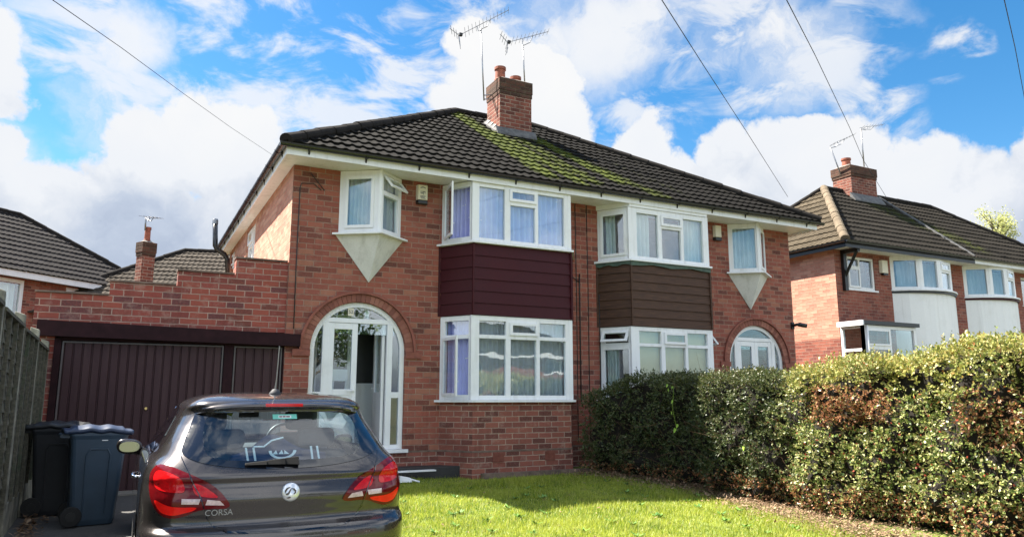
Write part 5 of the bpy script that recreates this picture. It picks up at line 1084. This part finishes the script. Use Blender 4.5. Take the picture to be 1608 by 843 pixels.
def text(body, size, loc, rot, m, name, parent=None, extrude=.001, label=None, cat=None, align='CENTER'):
    cu = bpy.data.curves.new(name, 'FONT'); cu.body = body; cu.size = size; cu.extrude = extrude; cu.align_x = align; cu.align_y = 'CENTER'
    o = bpy.data.objects.new(name, cu); COL.objects.link(o); dg = bpy.context.evaluated_depsgraph_get(); me = bpy.data.meshes.new_from_object(o.evaluated_get(dg)); bpy.data.objects.remove(o)
    o = bpy.data.objects.new(name, me); COL.objects.link(o); me.materials.clear(); me.materials.append(M[m]); o.location = loc; o.rotation_euler = rot
    if parent: o.parent = parent; o.matrix_parent_inverse = Matrix.Translation(-wloc(parent))
    return tag(o, label, cat)
hn = thing('house_number', 'small white number plate standing in the arched fanlight of the left door', 'number plate', (.98, .06, 2.33)); mb = MB(); mb.box(.925, 1.015, .062, .068, 2.30, 2.42); mb.build('plate', 'cream', hn)
text('52', .07, (.97, .060, 2.36), (math.pi/2, 0, 0), 'ink', 'digits', hn)
mb = MB(); mb.lathe([(.0, 0), (.045, .0), (.035, .05), (.045, .09), (.03, .13), (.0, .14)], (1.25, .16, 2.27), 12); tag(mb.build('ornament', 'upvc', smooth=True), 'small white ornament behind the arched fanlight beside the number plate', 'ornament')
# ================================================================== CAR
def paint():
    mt, t = mat('grey_metallic_paint'); ob = t.obj(); fl = t.noise(ob, 900, 2)
    t.P('Base Color', t.ramp(fl, [(.3, (.036, .031, .031)), (.7, (.062, .054, .053))])); t.P('Metallic', .65); t.P('Roughness', .33); t.P('Coat Weight', 1.); t.P('Coat Roughness', .03); t.P('Specular IOR Level', .6)
    t.P('Roughness', t.ramp(t.noise(ob, 5, 5, .7), [(.3, .22), (.7, .34)])); return mt
M['paint'] = paint()
M['gloss_black'] = simple('gloss_black', (.006, .006, .008), .06, var=.1, coat=1.); M['lens_red'] = simple('red_lens', (.55, .006, .008), .12, var=.2, scale=30, coat=.1, spec=.35); M['lens_dark'] = simple('dark_red_lens', (.12, .003, .005), .10, var=.2, coat=.1, spec=.35)
M['lens_bright'] = simple('bright_red_lens', (.90, .012, .008), .15, var=.12, scale=25, coat=.1, spec=.3); M['lens_clear'] = simple('clear_lens', (.62, .45, .43), .15, var=.25, scale=40, coat=1.); M['chrome'] = simple('chrome', (.85, .86, .88), .08, metal=1., var=.02)
M['badge_white'] = simple('badge_silver', (.80, .81, .83), .28, metal=.6, var=.05); M['mirror_dark'] = simple('mirror_glass', (.42, .45, .44), .04, metal=1., var=.02); M['wiper'] = simple('wiper_rubber', (.006, .006, .006), .7, var=.1, spec=.15); M['seat'] = simple('seat_cloth', (.06, .07, .085), .8, var=.2); M['trim'] = simple('car_trim', (.03, .032, .036), .7, var=.2); M['silver'] = simple('wheel_silver', (.45, .46, .47), .3, metal=.9, var=.05)
M['sticker_teal'] = simple('teal_sticker', (.20, .62, .52), .5, var=.05); M['white_print'] = simple('white_print', (.80, .86, .88), .5, var=.03); M['navy'] = simple('navy_cloth', (.012, .02, .07), .7, var=.3); M['yellow'] = simple('yellow_green_tag', (.55, .60, .08), .6, var=.05); M['plate'] = simple('yellow_plate', (.75, .60, .05), .4, var=.03)
CXc, CY_, CZ = -.992, -6.0, gz(0, -5.2)-.02
car = thing('parked_car', 'dark grey three-door hatchback parked on the driveway, seen from behind', 'car', (CXc, CY_+2, CZ))
#        z     yr    yf    w
SL = [(.17, .13, 3.90, .78), (.24, .05, 3.95, .83), (.34, .015, 3.99, .855), (.46, .0, 4.0, .865), (.545, .004, 4.0, .870), (.585, .022, 3.99, .871), (.62, .085, 3.98, .872), (.70, .088, 3.93, .873), (.78, .082, 3.80, .872), (.845, .105, 3.60, .868), (.88, .122, 3.48, .864), (.905, .108, 3.40, .861),
      (.935, .122, 3.30, .854), (.98, .155, 3.10, .838), (1.04, .20, 2.93, .805), (1.12, .275, 2.74, .762), (1.20, .355, 2.55, .722), (1.28, .435, 2.36, .682), (1.335, .475, 2.22, .652), (1.36, .455, 2.12, .636), (1.385, .46, 2.0, .612), (1.41, .50, 1.93, .575), (1.435, .60, 1.82, .515), (1.455, .76, 1.68, .42), (1.468, .95, 1.5, .28), (1.473, 1.1, 1.35, .12)]
OU = [(0, 0), (.12, .001), (.25, .004), (.38, .010), (.50, .018), (.60, .029), (.69, .044), (.77, .065), (.84, .095), (.895, .135), (.935, .185), (.965, .25), (.985, .36), (.996, .55), (1.0, .85)]
SLz = np.array([s[0] for s in SL]); OUx = np.array([o[0] for o in OU]); OUy = np.array([o[1] for o in OU])
def cr(xs, ys, x):       # catmull-rom-ish monotone
    i = int(np.clip(np.searchsorted(xs, x)-1, 0, len(xs)-2)); h = xs[i+1]-xs[i]; t = (x-xs[i])/h
    d = lambda k: 0 if k <= 0 or k >= len(xs)-1 else (ys[k+1]-ys[k-1])/(xs[k+1]-xs[k-1])
    m0 = d(i) if i > 0 else (ys[1]-ys[0])/(xs[1]-xs[0]); m1 = d(i+1) if i+1 < len(xs)-1 else (ys[-1]-ys[-2])/(xs[-1]-xs[-2])
    t2, t3 = t*t, t*t*t; return (2*t3-3*t2+1)*ys[i]+(t3-2*t2+t)*h*m0+(-2*t3+3*t2)*ys[i+1]+(t3-t2)*h*m1
CYR, CYF, CW = [np.array([s[k] for s in SL]) for k in (1, 2, 3)]; CW = CW*np.where(SLz < .99, 1.025, 1.0)
def prm(z): return cr(SLz, CYR, z), cr(SLz, CYF, z), cr(SLz, CW, z)
def rear_y(x, z):
    yr, yf, w_ = prm(z); q = min(abs(x)/w_, 1.); return yr+float(np.interp(q, OUx, OUy))*rk(z, yf-yr)
def rk(z, L): return min(1.0, L/2.05)*(1.0 if z < 1.3 else max(.45, 1-(z-1.3)*2.5))
def side_x(y, z):
    yr, yf, w_ = prm(z); k = rk(z, yf-yr); r_ = (y-yr)/k; f_ = (yf-y)/k
    q = min(np.interp(r_, OUy, OUx), np.interp(f_, OUy, OUx)); return float(w_*q*(1-.0))
def carP(x, y, z): return (CXc+x, CY_+y, CZ+z)
Vc = []; NU = 30
frac = []
def outline(z):
    yr, yf, w_ = prm(z); k = rk(z, yf-yr); pts = []
    half = []
    qs = np.concatenate([np.linspace(0, .6, 15)[:-1], np.linspace(.6, .9, 12)[:-1], np.linspace(.9, .985, 9)[:-1], [.985, .996]])
    for q in qs: half.append((q*w_, yr+float(np.interp(q, OUx, OUy))*k))
    y0 = yr+OUy[-1]*k; y1 = yf-OUy[-1]*k
    mids = [(w_, lerp(y0, y1, t)) for t in np.linspace(0, 1, 26)]
    fr_ = [(q*w_, yf-float(np.interp(q, OUx, OUy))*k) for q in qs[::-1]]
    right = half+mids+fr_; left = [(-x, y) for x, y in right[::-1]][1:-1]
    return right+left
zs_ = np.unique(np.concatenate([np.linspace(.17, .9, 44), np.linspace(.9, 1.33, 34), np.linspace(1.33, 1.473, 26)]))
rows = [[(x, y, z) for x, y in outline(z)] for z in zs_]
def in_poly(x, y, poly):
    c = False; j = len(poly)-1
    for i in range(len(poly)):
        if (poly[i][1] > y) != (poly[j][1] > y) and x < (poly[j][0]-poly[i][0])*(y-poly[i][1])/(poly[j][1]-poly[i][1])+poly[i][0]: c = not c
        j = i
    return c
RW_OUT = [(.0, .955), (.25, .962), (.45, .985), (.58, 1.015), (.668, 1.06), (.655, 1.12), (.62, 1.21), (.585, 1.30), (.565, 1.338), (.40, 1.348), (.0, 1.352)]
RW_IN = [(.0, 1.005), (.30, 1.012), (.46, 1.028), (.515, 1.055), (.535, 1.12), (.532, 1.20), (.515, 1.27), (.485, 1.305), (.42, 1.322), (.0, 1.33)]
sym = lambda P_: P_+[(-x, z) for x, z in P_[::-1] if x > 0]
RWO, RWI = sym(RW_OUT), sym(RW_IN)
SW1 = [(1.08, 1.02), (1.0, 1.10), (1.0, 1.22), (1.12, 1.325), (1.75, 1.38), (2.02, 1.37), (2.25, 1.28), (2.78, 1.02)]       # side window (y,z)
WS = [(-.68, 1.02), (-.60, 1.345), (.60, 1.345), (.68, 1.02)]
mb = MB(); n = len(rows[0]); i0 = 0
for r_ in rows: mb.v += [carP(*p) for p in r_]
for k in range(len(rows)-1):
    for j in range(n):
        j2 = (j+1) % n; c = [(rows[k][j][a]+rows[k][j2][a]+rows[k+1][j][a]+rows[k+1][j2][a])/4 for a in range(3)]; x, y, z = c
        if y < 1.0 and abs(x) < .75 and in_poly(x, z, [(a*1.035, lerp(b, 1.17, -.03)) for a, b in RWI]): continue
        if abs(x) > .5 and in_poly(y, z, SW1): continue
        if y > 2.1 and in_poly(x, z, WS): continue
        if abs(x) > .6 and z < .66 and any((y-yc)**2+(z-.31)**2 < .335**2 for yc in (.72, 3.23)): continue
        mb.f.append((k*n+j, k*n+j2, (k+1)*n+j2, (k+1)*n+j))
mb.f.append(tuple(range((len(rows)-1)*n, len(rows)*n)))
body = mb.build('body', 'paint', car, smooth=True)
def resample(poly, step=.02, closed=True):
    out = []; m_ = len(poly)
    for i in range(m_ if closed else m_-1):
        a, b = poly[i], poly[(i+1) % m_]; L = math.hypot(b[0]-a[0], b[1]-a[1]); q = max(1, int(L/step))
        out += [(lerp(a[0], b[0], k/q), lerp(a[1], b[1], k/q)) for k in range(q)]
    if not closed: out.append(poly[-1])
    return out
def smoothp(poly, it=2, closed=True):
    for _ in range(it):
        o = []
        for i in range(len(poly)):
            a, b = poly[i], poly[(i+1) % len(poly)]; o += [(a[0]*.75+b[0]*.25, a[1]*.75+b[1]*.25), (a[0]*.25+b[0]*.75, a[1]*.25+b[1]*.75)]
        poly = o
    return poly
def patch(poly, off, m, name, parent, fn=None, inner=None, mirror=False, dz=.014, smooth=True):
    """conforming patch on the rear: triangulated grid fill of polygon (x,z)"""
    fn = fn or (lambda x, z, o: carP(x, rear_y(x, z)-o, z))
    xs_ = [p[0] for p in poly]; zz_ = [p[1] for p in poly]
    b = bmesh.new(); vs = [b.verts.new((p[0], p[1], 0)) for p in poly]; es = [b.edges.new((vs[i], vs[(i+1) % len(vs)])) for i in range(len(vs))]
    if inner:
        vi = [b.verts.new((p[0], p[1], 0)) for p in inner]; es += [b.edges.new((vi[i], vi[(i+1) % len(vi)])) for i in range(len(vi))]
    bmesh.ops.triangle_fill(b, edges=es, use_beauty=True)
    def cut(v0, v1, ax):
        q = v0+dz
        while q < v1:
            bmesh.ops.bisect_plane(b, geom=b.verts[:]+b.edges[:]+b.faces[:], plane_co=(q, 0, 0) if ax == 0 else (0, q, 0), plane_no=(1, 0, 0) if ax == 0 else (0, 1, 0)); q += dz*(2 if ax == 0 else 1.4)
    cut(min(xs_), max(xs_), 0); cut(min(zz_), max(zz_), 1)
    for v in b.verts: v.co = fn(v.co.x, v.co.y, off)
    me = bpy.data.meshes.new(name); b.to_mesh(me); b.free(); me.materials.append(M[m])
    if smooth: me.polygons.foreach_set('use_smooth', [True]*len(me.polygons))
    o = bpy.data.objects.new(name, me); COL.objects.link(o); o.parent = parent; o.matrix_parent_inverse = Matrix.Translation(-wloc(parent))
    return o
def strip(path, wd, off, m, name, parent, fn=None):
    fn = fn or (lambda x, z, o: carP(x, rear_y(x, z)-o, z)); p = resample(path, .02, False); mb = MB()
    for i in range(len(p)-1):
        a, b = p[i], p[i+1]; dx, dz_ = b[0]-a[0], b[1]-a[1]; L = math.hypot(dx, dz_) or 1; nx, nz = -dz_/L*wd/2, dx/L*wd/2
        mb.quadv(fn(a[0]+nx, a[1]+nz, off), fn(b[0]+nx, b[1]+nz, off), fn(b[0]-nx, b[1]-nz, off), fn(a[0]-nx, a[1]-nz, off))
    return mb.build(name, m, parent, fix=False)
rw = patch(resample(smoothp(RWO, 2), .03), .004, 'gloss_black', 'rear_window', car, inner=resample(smoothp(RWI, 2), .03))
patch(resample(smoothp(RWI, 2), .04), .003, 'car_glass', 'pane', rw, dz=.03)
# rear spoiler lip and third brake light
mb = MB(); 
def lip(a, b):
    x = lerp(-.585, .585, a); e = 1-abs(a*2-1)**4; yr = rear_y(x, 1.385); pr = [(.10, .012), (.0, .014), (-.040*e, -.004), (-.046*e, -.020), (-.02, -.032), (.05, -.04)]; t = b*5; i = min(int(t), 4); f = t-i; dy, dz_ = lerp(pr[i][0], pr[i+1][0], f), lerp(pr[i][1], pr[i+1][1], f)
    return carP(x, yr+dy, 1.385+dz_-.042*abs(a*2-1)**3)
mb.grid(lip, 60, 15); mb.build('spoiler', 'paint', car, smooth=True)
mb = MB(); 
for k in range(12):
    x0, x1 = lerp(-.125, .135, k/12), lerp(-.125, .135, (k+1)/12); y0, y1 = rear_y(x0, 1.385)-.050, rear_y(x1, 1.385)-.050; mb.hexa([carP(x0, y0, 1.364), carP(x1, y1, 1.364), carP(x1, y1+.03, 1.364), carP(x0, y0+.03, 1.364), carP(x0, y0+.002, 1.384), carP(x1, y1+.002, 1.384), carP(x1, y1+.03, 1.386), carP(x0, y0+.03, 1.386)])
mb.build('brake_light', 'lens_red', car)
# tail lights
TLo = [(.845, .905), (.838, .955), (.80, 1.00), (.735, .995), (.64, .955), (.53, .905), (.44, .845), (.375, .765), (.365, .735), (.40, .722), (.50, .728), (.57, .715), (.62, .690), (.70, .672), (.765, .69), (.815, .75), (.84, .82)]
def xform(P_, s): return [(s*x, z) for x, z in P_]
def shrink(P_, d):
    cx_, cz_ = sum(p[0] for p in P_)/len(P_), sum(p[1] for p in P_)/len(P_); out = []; m_ = len(P_)
    for i in range(m_):
        a, b = P_[i-1], P_[(i+1) % m_]; dx, dz_ = b[0]-a[0], b[1]-a[1]; L = math.hypot(dx, dz_) or 1; nx, nz = -dz_/L, dx/L
        if (cx_-P_[i][0])*nx+(cz_-P_[i][1])*nz < 0: nx, nz = -nx, -nz
        out.append((P_[i][0]+nx*d, P_[i][1]+nz*d))
    return out
for s in (-1, 1):
    tl = patch(resample(smoothp(xform(TLo, s), 1), .02), .008, 'lens_dark', 'tail_light', car, dz=.012)
    outer = [(.825, .90), (.815, .955), (.78, .968), (.69, .935), (.655, .905), (.63, .83), (.70, .83), (.80, .845)]
    inner_ = [(.60, .893), (.53, .868), (.47, .825), (.43, .79), (.52, .80), (.585, .815)]
    low = [(.82, .80), (.79, .735), (.76, .705), (.70, .690), (.625, .708), (.575, .722), (.56, .742), (.66, .742), (.74, .752)]
    patch(resample(smoothp(xform(outer, s), 2), .02), .011, 'lens_red', 'lens', tl); patch(resample(smoothp(xform(inner_, s), 2), .02), .011, 'lens_red', 'lens', tl)
    patch(resample(smoothp(xform(low, s), 2), .02), .012, 'lens_bright', 'lens', tl)
    patch(xform([(.655, .795), (.545, .79), (.555, .758), (.655, .762)], s), .013, 'lens_clear', 'lens', tl); patch(xform([(.505, .785), (.43, .775), (.40, .745), (.515, .752)], s), .013, 'lens_clear', 'lens', tl)
    strip(xform([(.625, .962), (.60, .90), (.545, .80), (.52, .728)], s), .006, .0145, 'gloss_black', 'seam', tl)
    strip(xform([(.668, 1.052), (.645, 1.0), (.627, .965)], s), .006, .002, 'gloss_black', 'seam', car)
    strip(xform([(.525, .722), (.50, .67), (.46, .62), (.38, .588), (.25, .575), (.0, .57)], s), .010, .002, 'gloss_black', 'seam', car)
    # side features
    sf = lambda y, z, o, s=s: carP(s*(side_x(y, z)+o), y, z)
    sw = patch(resample(smoothp(SW1, 2), .05), .001, 'car_glass', 'side_window', car, fn=sf, dz=.04)
    strip(SW1+[SW1[0]], .03, .003, 'gloss_black', 'seal', sw, fn=sf)
    strip([(1.33, 1.02), (1.22, .9), (1.20, .5), (1.22, .33)], .007, .002, 'gloss_black', 'seam', car, fn=sf); strip([(2.55, 1.0), (2.62, .8), (2.60, .33)], .007, .002, 'gloss_black', 'seam', car, fn=sf)
    mb = MB(); mb.tube([sf(1.37, .83, .0), sf(1.39, .835, .035), sf(1.52, .845, .035), sf(1.56, .845, .0)], .012, 8); mb.build('door_handle', 'chrome' if s < 0 else 'paint', car, smooth=True)
    # mirror
    mb = MB(); c = (s*.955, 2.42, 1.0); q = Vector(carP(*c)); N1, N2 = 16, 10
    for a in range(N2+1):
        for b in range(N1):
            th_ = math.pi*a/N2; ph_ = 2*math.pi*b/N1; ex, ey, ez = math.sin(th_)*math.cos(ph_), math.cos(th_), math.sin(th_)*math.sin(ph_); f_ = lambda v, k: math.copysign(abs(v)**k, v)
            mb.v.append((q.x+.105*f_(ex, .75), q.y+.07*f_(ey, .6)*(1 if ey > 0 else .45), q.z+.068*f_(ez, .8)+.012*ex*s))
    for a in range(N2):
        for b in range(N1): mb.f.append((a*N1+b, a*N1+(b+1) % N1, (a+1)*N1+(b+1) % N1, (a+1)*N1+b))
    mi = mb.build('mirror', 'paint', car, smooth=True); mb = MB(); prism_pts = [(q.x+.080*math.copysign(abs(math.cos(t))**.7, math.cos(t)), q.z+.044*math.copysign(abs(math.sin(t))**.8, math.sin(t))) for t in np.linspace(0, 2*math.pi, 25)[:-1]]
    mb.prism(prism_pts, q.y-.042, q.y-.030, lambda u, v, h: (u, h, v)); mb.build('mirror_glass', 'mirror_dark', mi); mb = MB(); mb.tube([(q.x-s*.05, q.y+.01, q.z-.05), sf(2.45, .97, -.02)], .028, 10); mb.build('mirror_arm', 'black', mi)
    # wheels
    for yc in (.72, 3.23):
        xw = s*.76; wl = MB(); wl.lathe([(.20, -.10), (.29, -.10), (.312, -.07), (.316, 0), (.312, .07), (.29, .10), (.20, .10)], carP(xw, yc, .315), 36, 'x'); tw_ = wl.build('wheel', 'rubber', car, smooth=True)
        rm = MB(); xo = xw+s*.085; cx_, cy_, cz_ = carP(xo, yc, .315); rm.lathe([(.205, -.02), (.215, .0), (.205, .02), (.19, .01)], (cx_, cy_, cz_), 30, 'x')
        for k in range(7):
            a = 2*math.pi*k/7; d = Vector((0, math.cos(a), math.sin(a))); e = Vector((0, -math.sin(a), math.cos(a))); o_ = Vector((cx_, cy_, cz_)); rm.hexa([o_+d*.03-e*.03+Vector((-.012, 0, 0)), o_+d*.03+e*.03+Vector((-.012, 0, 0)), o_+d*.2+e*.016+Vector((-.012, 0, 0)), o_+d*.2-e*.016+Vector((-.012, 0, 0)), o_+d*.03-e*.03+Vector((.012, 0, 0)), o_+d*.03+e*.03+Vector((.012, 0, 0)), o_+d*.2+e*.016+Vector((.012, 0, 0)), o_+d*.2-e*.016+Vector((.012, 0, 0))])
        rm.build('rim', 'silver', tw_)
        mb = MB(); mb.lathe([(.34, -.12), (.345, .11)], carP(s*.70, yc, .31), 30, 'x'); mb.v = mb.v; mb.f = [f for f in mb.f if len(f) == 4]; mb.build('wheel_arch', 'black', car, fix=False)
    # head lights
    ff = lambda x, z, o: carP(x, prm(z)[1]-float(np.interp(min(abs(x)/prm(z)[2], 1), OUx, OUy))*rk(z, 3)+o, z)
    patch(resample(smoothp(xform([(.45, .70), (.78, .78), (.82, .68), (.70, .60), (.50, .60)], s), 1), .03), .006, 'lens_clear', 'headlight', car, fn=ff)
patch(resample(smoothp([(-.45, .30), (.45, .30), (.52, .50), (.40, .62), (-.40, .62), (-.52, .50)], 1), .04), .005, 'black', 'grille', car, fn=ff)
ws = patch(resample([(-.70, 1.0), (-.61, 1.36), (.61, 1.36), (.70, 1.0)], .05), .003, 'car_glass', 'windscreen', car, fn=ff, dz=.05)
# underside, number plate, bumper insert
mb = MB(); mb.box(CXc-.74, CXc+.74, CY_+.2, CY_+3.8, CZ+.16, CZ+.20); mb.build('underside', 'black', car)
patch(resample([(-.26, .36), (.26, .36), (.26, .47), (-.26, .47)], .05), .012, 'plate', 'number_plate', car); patch(resample([(-.62, .17), (.62, .17), (.58, .27), (-.58, .27)], .05), .004, 'black', 'bumper_insert', car)
# wiper, antenna, badge, lettering
def rp(x, z, o): return carP(x, rear_y(x, z)-o, z)
mb = MB(); wp = [(.07, 1.005), (-.02, 1.003), (-.14, .998), (-.28, .992)]; i = 0
for k in range(len(wp)-1):
    (xa, za), (xb, zb) = wp[k], wp[k+1]; ha, hb = lerp(.026, .006, k/3), lerp(.026, .006, (k+1)/3); mb.hexa([rp(xa, za-ha, .008), rp(xb, zb-hb, .008), rp(xb, zb+hb, .008), rp(xa, za+ha, .008), rp(xa, za-ha, .035), rp(xb, zb-hb, .025), rp(xb, zb+hb, .022), rp(xa, za+ha, .030)])
mb.build('wiper', 'wiper', car, bevel=.003)
ax_, ay_ = CXc-.005, CY_+.78; az_ = CZ+1.44; mb = MB(); mb.lathe([(.048, 0), (.042, .02), (.022, .045), (.012, .05)], (ax_, ay_, az_+.004), 16); an = mb.build('antenna_base', 'trim', car, smooth=True)
mb = MB(); mb.tube([(ax_, ay_, az_+.05), (ax_+.004, ay_-.01, az_+.12)], .007, 8, .005); mb.tube([(ax_+.004, ay_-.01, az_+.12), (ax_+.01, ay_-.03, az_+.38)], .0042, 6); mb.build('antenna_whip', 'alu', an)
bz = .806; bx = .012; yb_ = CY_+rear_y(0, bz); mb = MB(); mb.lathe([(.0, -.020), (.052, -.016), (.060, -.008), (.062, .0)], (CXc+bx, yb_, CZ+bz), 32, 'y'); bd = mb.build('badge', 'badge_white', car, smooth=True)
mb = MB()
def dk(P_): mb.prism([(CXc+bx+a, CZ+bz+b) for a, b in P_], yb_-.0225, yb_-.012, lambda u, v, h: (u, h, v))
dk([(-.042, .012), (-.032, .028), (-.012, .036), (-.005, .034), (-.022, .024), (-.030, .012), (-.036, .0), (-.040, -.006)])
dk([(-.034, -.006), (-.020, -.002), (-.008, .018), (.004, .028), (.0, .016), (-.010, -.010), (-.020, -.018), (-.032, -.016)])
dk([(.004, .028), (.022, .024), (.034, .010), (.032, -.006), (.022, -.014), (.016, -.008), (.024, -.002), (.026, .008), (.016, .018)])
dk([(-.030, -.034), (-.010, -.026), (.002, -.030), (-.006, -.038), (-.020, -.040)])
mb.build('emblem', 'gloss_black', bd)
text('CORSA', .052, rp(-.43, .700, .004), (math.pi/2, 0, -.05), 'alu', 'lettering', car, .0015)
# interior
def rbox(x0, x1, y0, y1, z0, z1, m, name, bev=.03, par=None): mb = MB(); a, b = carP(x0, y0, z0), carP(x1, y1, z1); mb.box(a[0], b[0], a[1], b[1], a[2], b[2]); return mb.build(name, m, par or car, bevel=bev)
rbox(-.66, .66, .55, 3.3, .30, .36, 'trim', 'car_floor'); rbox(-.60, .60, .30, .80, .93, .95, 'trim', 'parcel_shelf', .005); rbox(-.66, .66, 2.45, 3.0, .7, .98, 'trim', 'dashboard', .05)
for x in (-.38, .38): se = rbox(x-.24, x+.24, 1.60, 1.76, .55, 1.13, 'seat', 'front_seat', .06); rbox(x-.14, x+.14, 1.60, 1.70, 1.15, 1.345, 'seat', 'headrest', .05, se); rbox(x-.24, x+.24, 1.75, 2.25, .42, .58, 'seat', 'seat_cushion', .05, se)
rs = rbox(-.60, .60, .84, .96, .45, 1.03, 'seat', 'rear_seat', .05)
for x in (-.34, .34): rbox(x-.15, x+.15, .84, .93, 1.045, 1.195, 'seat', 'headrest', .045, rs)
sw_ = MB(); c = Vector(carP(.38, 2.32, 1.0)); ring = [c+Vector((.18*math.cos(t), .06*math.sin(t), .18*math.sin(t))) for t in np.linspace(0, 2*math.pi, 25)]; sw_.tube(ring, .015, 8); sw_.tube([c-Vector((.17, 0, 0)), c+Vector((.17, 0, 0))], .018, 6); sw_.build('steering_wheel', 'black', car, smooth=True)
rbox(-.08, .10, 2.16, 2.18, 1.25, 1.31, 'black', 'inner_mirror', .008)
# things in the car and stickers on its rear glass
st = patch(resample([(-.07, 1.277), (.10, 1.277), (.10, 1.31), (-.07, 1.31)], .03), .0055, 'sticker_teal', 'window_sticker', car); patch(resample([(-.03, 1.284), (.06, 1.284), (.06, 1.302), (-.03, 1.302)], .03), .0065, 'white_print', 'sticker_panel', st)
for k, (a, b) in enumerate(((-.024, -.004), (.0, .02), (.024, .05))): patch([(a, 1.289), (b, 1.289), (b, 1.297), (a, 1.297)], .0072, 'lens_dark', 'sticker_print', st, dz=.03)
gb = thing('sports_bag', 'navy sports bag with white crest and double stripes on the parcel shelf inside the car', 'bag', carP(0.02, .5, .96)); mb = MB()
mb.grid(lambda a, b: carP(lerp(-.34, .34, a), .50+.03*math.sin(a*9), .955+(.105+.11*math.exp(-((a-.42)/.17)**2))*b*(1-.3*abs(2*a-1)**3)), 40, 6); o_ = mb.build('cloth', 'navy', gb, smooth=True, fix=False); s_ = o_.modifiers.new('solid', 'SOLIDIFY'); s_.thickness = .06; s_.offset = 1
mb = MB(); yq = CY_+.375
for k in range(20):
    t0, t1 = math.pi*(1.0+k/20*1.0), math.pi*(1.0+(k+1)/20); mb.hexa([(CXc+.0+r_*math.cos(t)*1.0, y, CZ+1.06+r_*.62*math.sin(t)) for (r_, t, y) in ((.075, t0, yq), (.095, t0, yq), (.095, t0, yq+.01), (.075, t0, yq+.01), (.075, t1, yq), (.095, t1, yq), (.095, t1, yq+.01), (.075, t1, yq+.01))])
for k in range(3): x = CXc-.05+k*.04; mb.prism([(x-.018, CZ+1.035), (x+.018, CZ+1.035), (x+(.004 if k < 2 else -.018), CZ+1.062)], yq, yq+.008, lambda u, v, h: (u, h, v))
for x, dx in ((-.245, .012), (-.195, .012), (.20, .01), (.245, .012)): mb.hexa([(CXc+x+dx, yq, CZ+.97), (CXc+x+dx+.014, yq, CZ+.97), (CXc+x+dx+.014, yq+.01, CZ+.97), (CXc+x+dx, yq+.01, CZ+.97), (CXc+x-dx, yq, CZ+1.085), (CXc+x-dx+.014, yq, CZ+1.085), (CXc+x-dx+.014, yq+.01, CZ+1.085), (CXc+x-dx, yq+.01, CZ+1.085)])
mb.tube([(CXc-.20, yq, CZ+1.09), (CXc-.13, yq, CZ+1.09), (CXc-.08, yq, CZ+1.13), (CXc-.0, yq, CZ+1.15)], .006, 6); mb.build('white_markings', 'white_print', gb)
yt = thing('pennant', 'yellow-green triangular tag hanging behind the windscreen of the car', 'tag', carP(-.20, 2.1, 1.3)); mb = MB(); mb.prism([(CXc-.26, CZ+1.31), (CXc-.13, CZ+1.32), (CXc-.15, CZ+1.26)], CY_+2.1, CY_+2.11, lambda u, v, h: (u, h, v)); mb.build('tag_cloth', 'yellow', yt)
